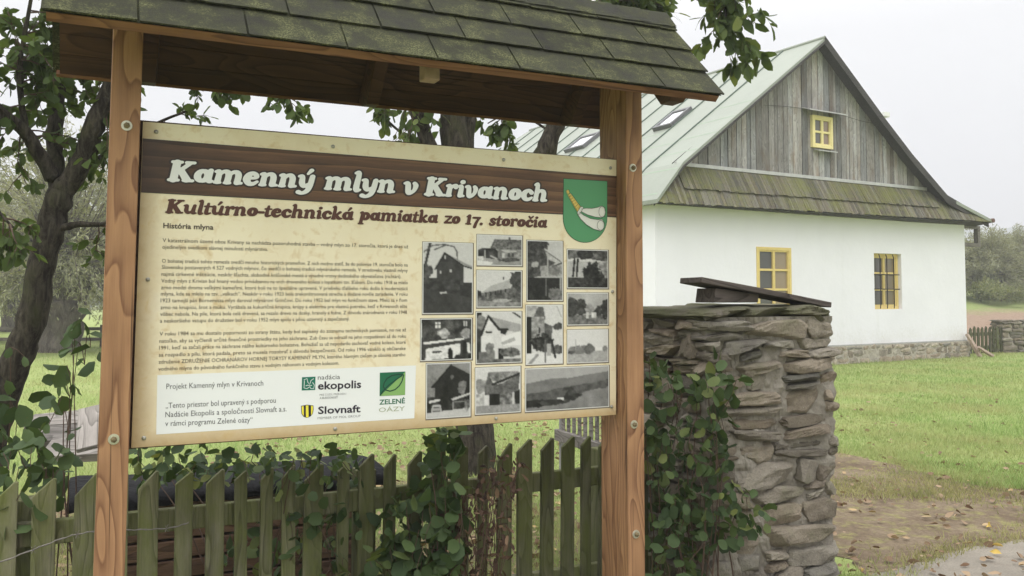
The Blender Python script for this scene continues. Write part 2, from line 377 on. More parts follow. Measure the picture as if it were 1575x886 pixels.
def m_soil(name, a, b, c, leafy=.5):
    N = NT(name); co = N.co((1, 1, 1), False); n1 = N.noise(co, 1.6, 7, .65); n2 = N.noise(co, 22, 6, .75); n3 = N.noise(co, 7, 6, .7)
    col = N.mix(N.ramp(n1, [(.38, 0.0), (.62, 1.0)]), a, b); col = N.mix(N.ramp(n3, [(.5, 0.0), (.66, leafy)]), col, c)
    col = N.mix(N.ramp(n2, [(.35, .55), (.6, 0.0)]), col, tuple(x * .5 for x in a)); N.bump(n2, .02, .9); return N.fin(col, .95, .15)
g = MB(); g.add([(-600, -60, 0), (600, -60, 0), (600, 900, 0), (-600, 900, 0)], [(0, 1, 2, 3)]); tag(g.build("meadow", m_ground()), kind='structure')
M_dirt = m_soil("track_soil", (.135, .098, .066), (.235, .185, .125), (.26, .25, .09), .95)
M_mulch = m_soil("leaf_litter_soil", (.17, .125, .085), (.26, .20, .13), (.24, .24, .10), .6)
M_plough = m_soil("field_soil", (.30, .215, .15), (.36, .27, .19), (.28, .28, .12), .35)
TRACK = [(9, 5.75), (9, 6.9), (6, 7.0), (4.6, 7.1), (3.95, 7.4), (3.55, 8.6), (3.0, 9.8), (2.0, 10.4), (.9, 9.8), (.9, 7.6), (1.8, 6.2), (2.1, 4.9), (2.9, 5.55), (3.5, 5.8), (5, 5.95)]
sheet("dirt_track", TRACK, .004, M_dirt)
sheet("leaf_litter_bed", [(-4.5, 4.2), (-2, 4.6), (0.6, 4.9), (1.1, 5.4), (.6, 6.2), (.1, 7.0), (-.6, 7.6), (-1.6, 7.8), (-3, 7.2), (-4.8, 6.2)], .005, M_mulch)
sheet("ploughed_field", [(13.2, 33), (15, 29.5), (40, 28), (90, 40), (90, 52), (30, 52), (14.5, 45)], .006, M_plough, .6, .2)
def m_pave():
    N = NT("worn_pavement"); co = N.co((1, 1, 1), False); a = N.noise(co, 2.2, 6, .6); b = N.noise(co, 90, 5, .8)
    col = N.mix(N.ramp(a, [(.3, 0.0), (.7, 1.0)]), (.20, .178, .145), (.31, .28, .23)); col = N.mix(N.ramp(b, [(.45, 0.0), (.7, .75)]), col, (.12, .11, .10)); col = N.mix(N.ramp(N.noise(co, 9, 6, .75), [(.5, 0.0), (.7, .6)]), col, (.17, .14, .11))
    N.bump(b, .01, .8); return N.fin(col, N.ramp(a, [(.3, .8), (.6, .95)]), .2)
sheet("pavement", [(1.7, 4.65), (2.0, 5.0), (2.5, 5.36), (3.4, 5.82), (4.5, 6.02), (12, 6.1), (12, 1.2), (-3, 1.2), (-3, 2.2), (0.9, 3.4)], .009, m_pave(), .1, .02)
M_hill = m_plain("far_woodland", (.20, .22, .20), .2, .05, 1.0)
hb = MB(); nH = 90; hv = []
for i in range(nH + 1):
    x = -420 + i * 900 / nH; h = 10 + 9 * math.sin(x * .012 + .4) + 5 * math.sin(x * .031 + 1) + 1.4 * math.sin(x * .21) + (14 if x > 120 else 14 * max(0, x / 120))
    for y, f in ((300, 0), (330, .55), (370, 1), (480, .9)): hv.append((x, y + 20 * math.sin(x * .02), max(.01, h * f) if f else -.5))
hb.add(hv, [(i * 4 + k, (i + 1) * 4 + k, (i + 1) * 4 + k + 1, i * 4 + k + 1) for i in range(nH) for k in range(3)])
tag(hb.build("hills", M_hill, smooth=True), kind='structure')

# ---------------------------------------------------------------- the mill house
HC = at(1488, 548, 23.5)                                # right front corner of the house on the ground
HF = Frame((HC.x - .861 * 10.8, HC.y - .508 * 10.8), (.861, .508)); HW = 10.8
house = thing("mill_house", "white plastered mill house with pale green metal roof, weathered plank gable and yellow windows", "house", HF.w(0, 0), HF.rot)
def m_plaster():
    N = NT("white_plaster"); co = N.co((1, 1, 1), False); a = N.noise(co, .8, 6, .6); b = N.noise(co, 14, 6, .7); c = N.noise(N.co((1, 1, .12), False), 3.2, 5)
    col = N.mix(N.ramp(a, [(.3, 0.0), (.75, 1.0)]), (.80, .79, .855), (.75, .742, .80)); col = N.mix(N.ramp(c, [(.58, 0.0), (.8, .25)]), col, (.61, .61, .60)); spz = N.n('ShaderNodeSeparateXYZ'); N.l(co, spz.inputs[0]); dk = N.math('MULTIPLY', N.ramp(N.math('ADD', N.math('SUBTRACT', spz.outputs['Z'], .44), N.math('MULTIPLY', N.math('SUBTRACT', b, .5), 1.1)), [(.0, .55), (.42, 0.0)]), N.ramp(a, [(.35, .2), (.7, 1.0)])); col = N.mix(dk, col, (.50, .46, .39))
    x = N.bump(a, .05, .6); N.bump(b, .002, .5, x); return N.fin(col, .9, .2)
M_plaster = m_plaster()
M_yellow = m_plain("yellow_window_paint", (.72, .56, .22), .05, 12, .5); M_pale_y = m_plain("pale_yellow_window_paint", (.78, .68, .33), .05, 12, .5)
M_pane = NT("window_glass"); M_pane = M_pane.fin(tinted(M_pane, (.10, .095, .085)), .08, .6)
M_iron = m_plain("black_iron", (.025, .023, .022), .2, 30, .55)
M_grey = m_wood("weathered_plank", (.085, .081, .078), (.36, .35, .34), 'z', 9, 9, .9, .85, .002, dirt=(.19, .15, .115), late=.5)
M_greyx = m_wood("weathered_beam", (.07, .062, .055), (.25, .23, .21), 'x', 9, 9, .8, .85, .002)
M_metal = m_plain("grey_flashing", (.50, .50, .49), .1, 6, .45, metal=.3)
def m_tin(name, c):
    N = NT(name); co = N.co((1, 1, 1), False); a = N.noise(co, .9, 6, .6); b = N.noise(N.co((1, 1, .3), False), 7, 5)
    col = N.mix(N.ramp(a, [(.35, 0.0), (.7, 1.0)]), c, tuple(x * .88 for x in c)); col = N.mix(N.ramp(b, [(.6, 0.0), (.85, .3)]), col, (.30, .34, .24)); col = tinted(N, col)
    N.bump(a, .03, .5); return N.fin(col, .5, .35)
M_tin = m_tin("green_painted_tin", (.27, .295, .247)); M_seam = m_plain("dark_green_seam", (.10, .135, .105), .1, 5, .6)
def m_shake():
    N = NT("mossy_shingle"); co = N.co((1, 1, 1), False); f = N.noise(N.co((1, .3, .04), False), 90, 5, .7); a = N.noise(co, 1.3, 6, .7); b = N.noise(co, 12, 6, .75)
    col = N.ramp(f, [(.3, (.075, .07, .058)), (.75, (.20, .185, .15))]); col = tinted(N, col)
    col = N.mix(N.ramp(N.math('ADD', N.math('MULTIPLY', a, .6), N.math('MULTIPLY', b, .4)), [(.45, 0.0), (.62, .75)]), col, (.145, .155, .035)); N.bump(f, .006, .8); return N.fin(col, .95, .15)
M_shake = m_shake()
# roof profile
pA = HF.hit(1269, 58, -.3); pL1 = HF.hit(1051, 249, -.3); pL0 = HF.hit(1011, 306, -.42); pR1 = HF.hit(1456, 301, -.3); pRm = HF.hit(1403, 239, -.3); pR0 = HF.hit(1526, 338, -.42)
print("roof", pA, pL1, pL0, pRm, pR1, pR0)
profL = [pA, HF.hit(1131, 178.5, -.3), pL1, pL0]; profR = [pA, HF.hit(1357.8, 180, -.3), pRm, pR1, pR0]
YR, YE = 13.0, 17.4
def back(z, ze): return YR + (YE - YR) * (pA[1] - z) / (pA[1] - ze)
def slope_plate(prof, name, mat):
    mb = MB(); vs = []; n = len(prof)
    for off in (0, -.085):
        for i, (x, z) in enumerate(prof):
            yb = back(z, prof[-1][1]); yf = -.3 - (.12 if i == n - 1 else 0)
            vs += [(x, yf, z + off), (x, yb, z + off)]
    fs = []
    for i in range(n - 1):
        a = 2 * i; fs.append((a, a + 1, a + 3, a + 2)); b = 2 * n + a; fs.append((b, b + 2, b + 3, b + 1)); fs.append((a, a + 2, b + 2, b)); fs.append((a + 1, b + 1, b + 3, a + 3))
    e_ = 2 * (n - 1); fs.append((e_, e_ + 1, 2 * n + e_ + 1, 2 * n + e_)); mb.add(vs, fs); return mb.build(name, mat, house)
def zl(prof, x):
    for (x0, z0), (x1, z1) in zip(prof[:-1], prof[1:]):
        if min(x0, x1) - 1e-6 <= x <= max(x0, x1) + 1e-6: return z0 + (z1 - z0) * (x - x0) / (x1 - x0)
    (x0, z0), (x1, z1) = prof[-2:]; return z0 + (z1 - z0) * (x - x0) / (x1 - x0)
roof = slope_plate(profL, "roof", M_tin); roof2 = slope_plate(profR, "roof", M_tin)
hip = MB(); hz = min(pL0[1], pR0[1]); hip.add([(pA[0], YR, pA[1] - .002), (pL0[0], YE, pL0[1]), (pR0[0], YE, pR0[1]), (pA[0], YR - .05, pA[1] - .2)], [(0, 2, 1), (1, 2, 3)]); hip.build("roof", M_tin, house)
y = .95
while y < 16.6:
    pts = []; seam = MB()
    for i in range(25):
        x = pA[0] + (pL0[0] - pA[0]) * i / 24; z = zl(profL, x)
        if y < back(z, pL0[1]) - .02: pts.append((x, z))
    for (xa, za), (xb, zb) in zip(pts[:-1], pts[1:]):
        seam.add([(xa, y - .022, za + .003), (xa, y + .022, za + .003), (xb, y + .022, zb + .003), (xb, y - .022, zb + .003), (xa, y - .016, za + .035), (xa, y + .016, za + .035), (xb, y + .016, zb + .035), (xb, y - .016, zb + .035)],
                 [(4, 5, 6, 7), (0, 4, 7, 3), (1, 2, 6, 5), (3, 7, 6, 2), (0, 1, 5, 4)])
    y += 1.055; seam.build("standing_seam", M_seam, roof)
M_lap = m_plain("sheet_lap_line", (.33, .40, .31), .05, 4, .6)
lap = MB(); y0 = -.3; pi_ = 0
while y0 < 16.0:
    y1 = .95 if y0 < 0 else y0 + 1.055; s_ = .45 + (.22 if pi_ % 2 else 0)
    while s_ < 1:
        x = pA[0] + (pL0[0] - pA[0]) * s_ ; s2 = s_
        z = zl(profL, x)
        if y1 < back(z, pL0[1]): lap.add([(x, y0 + .025, z + .004), (x, y1 - .025, z + .004), (x - .018, y1 - .025, zl(profL, x - .018) + .004), (x - .018, y0 + .025, zl(profL, x - .018) + .004), (x, y0 + .025, z + .012), (x, y1 - .025, z + .012)], [(4, 5, 2, 3), (0, 4, 3), (1, 2, 5)])
        s_ += .105
    y0 = y1; pi_ += 1
lap.build("sheet_lap", M_lap, roof)
cap = MB(); cap.tube([(pA[0], -.3, pA[1] + .0), (pA[0], YR, pA[1] + .0)], .05, 8); cap.build("ridge_cap", M_tin, roof)
vb = MB()                                                # barge boards under both verges
for prof, sgn in ((profL, 1), (profR, -1)):
    for (x0, z0), (x1, z1) in zip(prof[:-1], prof[1:]):
        u_ = -.07 if sgn > 0 else .012; d_ = .13 if sgn > 0 else .2
        vb.add([(x0, -.325, z0 + u_), (x1, -.325, z1 + u_), (x1, -.325, z1 - d_), (x0, -.325, z0 - d_), (x0, -.302, z0 + u_), (x1, -.302, z1 + u_), (x1, -.302, z1 - d_), (x0, -.302, z0 - d_)], [(0, 1, 2, 3), (7, 6, 5, 4), (3, 2, 6, 7), (0, 4, 5, 1)])
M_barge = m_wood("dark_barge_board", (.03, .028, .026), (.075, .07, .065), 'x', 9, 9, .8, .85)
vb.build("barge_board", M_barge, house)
so = MB()                                                # soffit boarding inside the overhang
for prof in (profL, profR):
    for (x0, z0), (x1, z1) in zip(prof[:-1], prof[1:]): so.add([(x0, -.26, z0 - .1), (x1, -.26, z1 - .1), (x1, .03, z1 - .1), (x0, .03, z0 - .1)], [(0, 1, 2, 3)])
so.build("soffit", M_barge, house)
# walls
def hx(px, py, y=0.0): return HF.hit(px, py, y)
w1 = (hx(1163, 379), hx(1216, 381)); w2 = (hx(1344, 390), hx(1386, 391)); 
WL = (w1[0][0], w1[1][0], 1.26, 2.74); WR = (w2[0][0], w2[1][0], 1.30, 2.70); print("windows", WL, WR)
ZB, ZT = .44, 3.72; wall = MB()
xs = [0, WL[0], WL[1], WR[0], WR[1], HW]
for i in range(5):
    hole = WL if i == 1 else WR if i == 3 else None
    for z0, z1 in ([(ZB, ZT)] if not hole else [(ZB, hole[2]), (hole[3], ZT)]): wall.add([(xs[i], 0, z0), (xs[i + 1], 0, z0), (xs[i + 1], 0, z1), (xs[i], 0, z1)], [(0, 1, 2, 3)])
for (a, b, c, d) in (WL, WR):
    D_ = .2; wall.add([(a, 0, c), (b, 0, c), (b, 0, d), (a, 0, d), (a, D_, c), (b, D_, c), (b, D_, d), (a, D_, d)], [(0, 4, 5, 1), (1, 5, 6, 2), (2, 6, 7, 3), (3, 7, 4, 0)])
wall.add([(0, 0, ZB), (0, 17, ZB), (0, 17, ZT), (0, 0, ZT)], [(0, 3, 2, 1)]); wall.add([(HW, 0, ZB), (HW, 17, ZB), (HW, 17, ZT), (HW, 0, ZT)], [(0, 1, 2, 3)]); wall.add([(0, 17, ZB), (HW, 17, ZB), (HW, 17, ZT), (0, 17, ZT)], [(0, 3, 2, 1)])
wall.build("wall", M_plaster, house)
M_base = m_stone("foundation_stone", .0, 1.75); M_mort = m_plain("lime_mortar", (.46, .42, .35), .2, 14, .95, .006, 90)
base = MB(); stone_face(base, -.05, HW + .04, -.05, ZB - .03, lambda x, z: ((x, -.01, z), 0), .06, .20, .10, .42, .06, False, .3, .22)
stone_face(base, 0, 17, -.05, ZB - .03, lambda x, z: ((.01, x, z), R(90)), .08, .18, .2, .5, .06, False, .2)
bo = base.build("stone_base", M_base, house)
mo = MB(); mo.box(-.02, HW + .02, -.055, 17.02, -.1, ZB - .012); mo.build("mortar", M_mort, bo)
tr = MB(); tr.box(.005, HW - .01, -.02, -.003, ZB - .008, ZB + .02); tr.build("plaster_edge", m_plain("grey_cement", (.42, .42, .40), .1, 8, .9), house)
# gable boarding
gb = MB(); x = pL1[0] - .1; zb_ = hx(1200, 268.5)[1] - .03
def ztop(x): return (zl(profL, x) if x < pA[0] else zl(profR, x)) - .1
while x < pR1[0] - .3:
    wd = random.choice([.11, .14, .16, .19, .22]) * random.uniform(.9, 1.1); a, b = x + .004, x + wd - random.uniform(.005, .018); yo = random.uniform(-.014, .004)
    za, zc = ztop(a), ztop(b)
    if max(za, zc) > zb_ + .03:
        t = random.uniform(.27, .68); w_ = random.uniform(-.02, .02); top = [(b, max(zc, zb_ + .01)), (a, max(za, zb_ + .01))]
        if a < pA[0] < b: top = [(b, zc), (pA[0], pA[1] - .1), (a, za)]
        gb.prism([(a, zb_), (b, zb_)] + top, 'y', yo, yo + .03, (t + w_, t, t - w_))
    x += wd
gb.build("gable_boarding", M_grey, house)
gk = MB(); gk.add([(pL1[0], .06, zb_), (pR1[0], .06, zb_), (pR1[0], .06, zb_ + .05), (pA[0], .06, pA[1] - .12), (pL1[0], .06, zb_ + .05)], [(0, 1, 2, 3, 4)]); gk.build("gable_backing", M_iron, house)
# shingled apron under the gable
ap = MB(); zt_ = zb_ + .02; zbt = pL0[1] - .06; slopeY = -.42
def ap_pt(x, s, lift=0): 
    return (x, slopeY * s - lift, zt_ + (zbt + (pR0[1] - pL0[1]) * (x / HW) - zt_) * s + lift * .3)
def ap_layer(x0, x1, s0f, s1, lift, wd=.085):
    x = x0
    while x < x1:
        w_ = wd * random.uniform(.7, 1.35); a, b = x + .002, min(x + w_ - .003, x1); sa, sb = s0f(a), s0f(b); e1 = s1 + random.uniform(-.012, .02); t = random.uniform(.3, .68); w2_ = random.uniform(-.02, .04); l2 = lift + random.uniform(0, .012)
        v = [ap_pt(a, sa, lift * .4), ap_pt(b, sb, lift * .4), ap_pt(b, e1, l2), ap_pt(a, e1, l2), ap_pt(a, sa, lift * .4 - .02), ap_pt(b, sb, lift * .4 - .02), ap_pt(b, e1, l2 - .022), ap_pt(a, e1, l2 - .022)]
        ap.add(v, [(3, 2, 1, 0), (7, 6, 2, 3), (0, 4, 7, 3), (1, 2, 6, 5), (4, 5, 6, 7)], (t + w2_, t, t - w2_)); x += w_
def s_low(x):
    if x < pL1[0]: return min(1, max(0, (pL1[0] - x) / (pL1[0] - pL0[0])))
    if x > pR1[0] - .55: return min(1, max(0, (x - pR1[0] + .55) / (pR0[0] - pR1[0] + .55)))
    return 0
ap_layer(pL0[0] + .05, pR0[0] - .05, s_low, 1.0, .0)
ap_layer(pL1[0] + .02, pR1[0] - .3, lambda x: 0 if x < pR1[0] - .55 else s_low(x), .62, .035)
ap.build("shingle_apron", M_shake, house)
fl = MB(); f0, f1 = pL1[0], pR1[0] - .45; fl.box(f0, f1, -.05, -.02, zb_ - .005, zb_ + .07); fl.build("flashing", M_metal, house)
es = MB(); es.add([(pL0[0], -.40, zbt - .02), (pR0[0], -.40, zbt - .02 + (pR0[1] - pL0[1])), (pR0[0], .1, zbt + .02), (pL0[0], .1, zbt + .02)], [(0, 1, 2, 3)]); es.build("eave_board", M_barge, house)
# windows
def window(name, x0, x1, z0, z1, y, cols, rows, fw=.055, mw=.04, mat=None, tints=None):
    f = MB(); f.box(x0, x0 + fw, y - .05, y + .05, z0, z1); f.box(x1 - fw, x1, y - .05, y + .05, z0, z1); f.box(x0 + fw, x1 - fw, y - .05, y + .05, z0, z0 + fw); f.box(x0 + fw, x1 - fw, y - .05, y + .05, z1 - fw, z1)
    cw = (x1 - x0 - 2 * fw) / cols
    for c in range(cols):                                # each casement has its own rails, set back a little
        a, b = x0 + fw + c * cw, x0 + fw + (c + 1) * cw; lw = .035
        f.box(a + .002, a + lw, y - .035, y + .03, z0 + fw, z1 - fw); f.box(b - lw, b - .002, y - .035, y + .03, z0 + fw, z1 - fw); f.box(a + lw, b - lw, y - .035, y + .03, z0 + fw, z0 + fw + lw); f.box(a + lw, b - lw, y - .035, y + .03, z1 - fw - lw, z1 - fw)
        for r in range(1, rows): zz = z0 + fw + (z1 - z0 - 2 * fw) * r / rows; f.box(a + lw, b - lw, y - .028, y + .02, zz - mw / 2, zz + mw / 2)
    w = f.build(name, mat or M_yellow, house, bevel=.004)
    p = MB()
    for c in range(cols):
        a, b = x0 + fw + c * cw + .03, x0 + fw + (c + 1) * cw - .03; t = (tints or [(.5, .5, .5)] * cols)[c]; p.add([(a, y + .005, z0 + fw + .03), (b, y + .005, z0 + fw + .03), (b, y + .005, z1 - fw - .03), (a, y + .005, z1 - fw - .03)], [(0, 1, 2, 3)], t)
    p.build("pane", M_pane, w); return w
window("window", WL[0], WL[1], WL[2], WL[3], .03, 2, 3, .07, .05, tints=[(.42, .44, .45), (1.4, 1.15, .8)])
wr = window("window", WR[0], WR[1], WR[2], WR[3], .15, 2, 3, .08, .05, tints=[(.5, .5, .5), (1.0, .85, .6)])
br = MB(); xw = WR[1] - WR[0]
for k in (.2, .45, .7): br.tube([(WR[0] + xw * k, .0, WR[2] + .02), (WR[0] + xw * k, -.01, WR[2] + .1), (WR[0] + xw * k, -.01, WR[3] - .1), (WR[0] + xw * k, .02, WR[3] - .02)], .013, 6)
for k in (.36, .62): br.tube([(WR[0] - .01, -.012, WR[2] + 1.4 * k), (WR[0] + xw * .9, -.012, WR[2] + 1.4 * k)], .014, 6)
br.build("window_bars", M_iron, wr)
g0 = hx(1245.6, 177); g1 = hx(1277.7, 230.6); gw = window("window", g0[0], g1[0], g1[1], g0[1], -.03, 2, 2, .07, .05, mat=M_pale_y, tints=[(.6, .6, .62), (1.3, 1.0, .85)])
hd = MB(); hd.prism([(-.26, g0[1] + .05), (-.02, g0[1] + .13), (-.02, g0[1] + .155), (-.26, g0[1] + .075)], 'x', g0[0] - .3, g1[0] + .32); hd.build("window_hood", M_metal, gw)
sl = MB(); sl.prism([(-.16, g1[1] - .09), (-.01, g1[1] - .05), (-.01, g1[1] - .03), (-.16, g1[1] - .065)], 'x', g0[0] + .1, g1[0] + .06); sl.build("window_sill", M_metal, gw)
# skylights on the green slope
th = math.atan2(pA[1] - pL1[1], pA[0] - pL1[0]); NRM = Vector((-math.sin(th), 0, math.cos(th)))
def roof_hit(px, py):
    r = ray(px, py); rl = Vector((r.dot(HF.d), r.dot(HF.b), r.z)); o = HF.loc(Vector((0, 0, EYE))); q = Vector((pA[0], 0, pA[1])); k = (q - o).dot(NRM) / rl.dot(NRM); p = o + rl * k
    return p, (Vector((pA[0], 0, pA[1])) - p).dot(Vector((math.cos(th), 0, math.sin(th))))
M_sky_fr = m_plain("grey_skylight_frame", (.16, .16, .165), .1, 10, .5, metal=.2)
M_skyglass = NT("skylight_glass"); M_skyglass = M_skyglass.fin((.93, .94, .95), .04, 1.0, .95)
for q in (((1005.3, 203.2), (1029.7, 199.6), (1066, 169)), ((869, 236), (893, 233), (921, 208))):
    P = [roof_hit(*c) for c in q]; yb, yf, d1, d0 = P[0][0].y, P[1][0].y, P[0][1], P[2][1]; print("skylight", yb, yf, d0, d1)
    Mx = Matrix.Translation((pA[0], 0, pA[1])) @ Matrix(((-math.cos(th), 0, -math.sin(th), 0), (0, 1, 0, 0), (-math.sin(th), 0, math.cos(th), 0), (0, 0, 0, 1)))
    ylo, yhi = min(yf, yb), max(yf, yb); ylo, yhi = (ylo, max(yhi, ylo + .66)); f = MB(); fw = .085
    for bx in ((d0, d0 + fw, ylo, yhi), (d1 - fw, d1, ylo, yhi), (d0 + fw, d1 - fw, ylo, ylo + fw), (d0 + fw, d1 - fw, yhi - fw, yhi)): f.box(*bx, .0, .11, M=Mx)
    s = f.build("skylight", M_sky_fr, house, bevel=.006); p = MB(); p.add([Mx @ Vector(v) for v in ((d0 + fw, ylo + fw, .085), (d1 - fw, ylo + fw, .085), (d1 - fw, yhi - fw, .085), (d0 + fw, yhi - fw, .085))], [(0, 1, 2, 3)]); p.build("pane", M_skyglass, s)
# bracket at the right eave, lamp and cable on the gable
bk = MB(); bz = hx(1490, 345)[1]; bk.box(HW + .0, HW + .84, .06, .18, bz - .1, bz - .02); bk.box(HW + .72, HW + .84, .06, .18, bz - .60, bz - .1); bk.box(HW + .0, HW + .72, .06, .18, bz - .60, bz - .50); bk.build("eave_bracket", M_greyx, house)
gt = MB(); gt.tube([(pR0[0] + .03, -.45, pR0[1] - .02), (pR0[0] + .03, 17, pR0[1] - .05)], .06, 8); gt.build("gutter", m_plain("rusty_gutter", (.16, .09, .07), .2, 9, .6), house)
lm = hx(1352, 179); lb = MB(); lb.box(lm[0] - .11, lm[0] + .11, -.24, -.06, lm[1] - .05, lm[1] + .07); lb.box(lm[0] - .05, lm[0] + .05, -.06, 0, lm[1] - .03, lm[1] + .03); lb.build("gable_lamp", m_plain("white_enamel", (.75, .75, .73), .05, 9, .4), house, bevel=.01)
cb = MB(); cp = [hx(*q) for q in ((1173, 162), (1205, 164), (1238, 168), (1290, 177), (1330, 188), (1362, 192))]; cb.tube(spline([(a, -.03, b) for a, b in cp], 5), .005, 5); cb.build("cable", M_iron, house)
# ---------------------------------------------------------------- the roofed information board
p0 = at(211, 450, 3.08); SF = Frame((p0.x, p0.y), (.902, .432))
def bp(px, py, y=0.0): return SF.hit(px, py, y)
sign = thing("information_board", "large brown timber notice board with text and old photographs under a small shingled roof", "notice board", SF.w(0, 0), SF.rot)
M_post = m_wood("stained_pine", (.145, .064, .033), (.39, .218, .112), 'z', 7.5, 12, .4, .55, .001)
M_post_shade = m_wood("shaded_stained_pine", (.035, .017, .010), (.085, .042, .023), 'x', 7, 10, .5, .65, .001)  # stained pine, colour darkened further to carry the shade under the little roof
M_fascia = m_wood("stained_fascia", (.10, .045, .023), (.24, .12, .06), 'x', 7, 10, .5, .6, .001)
bTL, bTR, bBR, bBL = bp(220, 187), bp(948, 246), bp(947.5, 638), bp(202, 689); print("board", bTL, bTR, bBR, bBL)
ZTOPP = 2.66
def lean_post(x_top, x_bot, zt, zb, w, y0, y1):                 # front edge positions measured at two heights
    k = (x_top - x_bot) / (zt - zb); m = MB()
    def xx(z): return x_bot + k * (z - zb)
    a, b = xx(-.4), xx(ZTOPP); m.add([(a, y0, -.4), (a + w, y0, -.4), (a + w, y1, -.4), (a, y1, -.4), (b, y0, ZTOPP), (b + w, y0, ZTOPP), (b + w, y1, ZTOPP), (b, y1, ZTOPP)], [(0, 3, 2, 1), (4, 5, 6, 7), (0, 1, 5, 4), (1, 2, 6, 5), (2, 3, 7, 6), (3, 0, 4, 7)]); return m
q1, q2 = bp(173.5, 60, -.08), bp(143.5, 880, -.08); LW = bp(216.5, 190, -.08)[0] - bp(169.5, 190, -.08)[0]
q3 = bp(964, 450, -.08); q4 = bp(989.5, 450, -.08); print("posts", q1, q2, LW, q3, q4)
postL = lean_post(q1[0], q2[0], q1[1], q2[1], LW, -.08, -.002).build("post", M_post, sign, bevel=.004)
postL2 = lean_post(q1[0] + .004, q2[0] + .004, q1[1], q2[1], LW - .006, .002, .16).build("post", M_post, sign, bevel=.004)
xr, wr_ = q3[0], q4[0] - q3[0]
postR = lean_post(xr, xr, 2, 0, wr_, -.08, -.002).build("post", M_post, sign, bevel=.004)
postR2 = lean_post(xr + .003, xr + .003, 2, 0, wr_ - .004, .002, .15).build("post", M_post, sign, bevel=.004)
M_zinc = m_plain("zinc_bolt", (.42, .41, .36), .15, 40, .4, metal=.7)
M_rust = m_plain("rusty_washer", (.30, .25, .16), .25, 60, .6, metal=.3)
for px, py, pst in ((195, 193, postL), (175, 676, postL), (974, 258, postR), (976, 653, postR), (979, 822, postR)):
    x, z = bp(px, py, -.085); b = MB(); b.lathe([(.001, .004), (.0175, .004), (.0185, .0015), (.0185, 0)], (x, -.0801, z), (0, -1, 0), 18, (.75, .75, .7)); wsh = b.build("washer", M_zinc, pst, smooth=False)
    b = MB(); b.lathe([(.0108, 0), (.0108, .008), (.009, .0095), (.0058, .0096), (.0055, .015), (.004, .016)], (x, -.0842, z), (0, -1, 0), 6, (.4, .38, .33)); b.build("bolt", M_rust, pst)
# panel
panel = MB(); T_ = .016
panel.add([(x, y, z) for y in (0, T_) for x, z in (bBL, bBR, bTR, bTL)], [(0, 1, 2, 3), (7, 6, 5, 4), (0, 4, 5, 1), (1, 5, 6, 2), (2, 6, 7, 3), (3, 7, 4, 0)])
def m_paper():
    N = NT("aged_printed_panel"); co = N.co((1, 1, 1), False); a = N.noise(co, 2.6, 7, .62); b = N.noise(co, 16, 6, .65, .4); c = N.noise(co, 5.5, 5, .6)
    sp = N.n("ShaderNodeSeparateXYZ"); N.l(co, sp.inputs[0])
    col = N.ramp(a, [(.3, (.80, .73, .55)), (.75, (.68, .565, .375)), (.52, (.76, .68, .495))])
    lo = N.math('ADD', N.math('MULTIPLY', N.math('SUBTRACT', 1.45, sp.outputs['Z']), 1.5, True), N.math('MULTIPLY', N.math('SUBTRACT', .3, a), .5))
    col = N.mix(N.ramp(lo, [(.1, 0.0), (.75, .6)]), col, (.60, .41, .20))                                # the print itself is browner at its foot
    col = N.mix(N.ramp(b, [(.53, 0.0), (.72, .7)]), col, (.56, .39, .17)); col = N.mix(N.ramp(c, [(.56, 0.0), (.74, .5)]), col, (.78, .725, .59))
    ed = N.math('MINIMUM', N.math('SUBTRACT', sp.outputs['X'], -.01), N.math('SUBTRACT', sp.outputs['Z'], 1.06)); ed = N.math('ADD', ed, N.math('MULTIPLY', N.math('SUBTRACT', b, .5), .06))
    col = N.mix(N.ramp(ed, [(0.0, .85), (.085, 0.0)]), col, (.36, .235, .10))                              # printed burnt-paper edge
    return N.fin(col, .42, .35)
pan = panel.build("panel", m_paper(), sign)
bk_ = MB(); bk_.add([(x + dx, y, z + dz) for y in (.0175, .04) for (x, z), dx, dz in ((bBL, -.012, -.006), (bBR, .008, -.004), (bTR, .008, .005), (bTL, -.012, .008))], [(0, 1, 2, 3), (7, 6, 5, 4), (0, 4, 5, 1), (1, 5, 6, 2), (2, 6, 7, 3), (3, 7, 4, 0)])
bk_.build("backing_board", M_post_shade, sign)
LAY = .0007
def flat(name, mat, polys, layer, parent=pan, tints=None):
    m = MB()
    for i, P in enumerate(polys): m.add([(x, -LAY * layer, z) for x, z in P], [tuple(range(len(P)))], tints[i] if tints else None)
    return m.build(name, mat, parent)
def ribbon(m, pts, w, y, closed=False, t=None):
    n = len(pts); vs = []
    for i in range(n):
        a = Vector(pts[(i - 1) % n] if (closed or i) else pts[0]); b = Vector(pts[(i + 1) % n] if (closed or i < n - 1) else pts[-1]); d = b - a
        d = d.normalized() if d.length > 1e-9 else Vector((1, 0)); nn = Vector((-d.y, d.x)); p = Vector(pts[i]); wi = w[i] if hasattr(w, '__len__') else w
        vs += [(p.x + nn.x * wi / 2, y, p.y + nn.y * wi / 2), (p.x - nn.x * wi / 2, y, p.y - nn.y * wi / 2)]
    m.add(vs, [(2 * i, 2 * i + 1, 2 * ((i + 1) % n) + 1, 2 * ((i + 1) % n)) for i in range(n if closed else n - 1)], t)
def m_ink(name, c, rough=.42): N = NT(name); return N.fin(c, rough, .35)
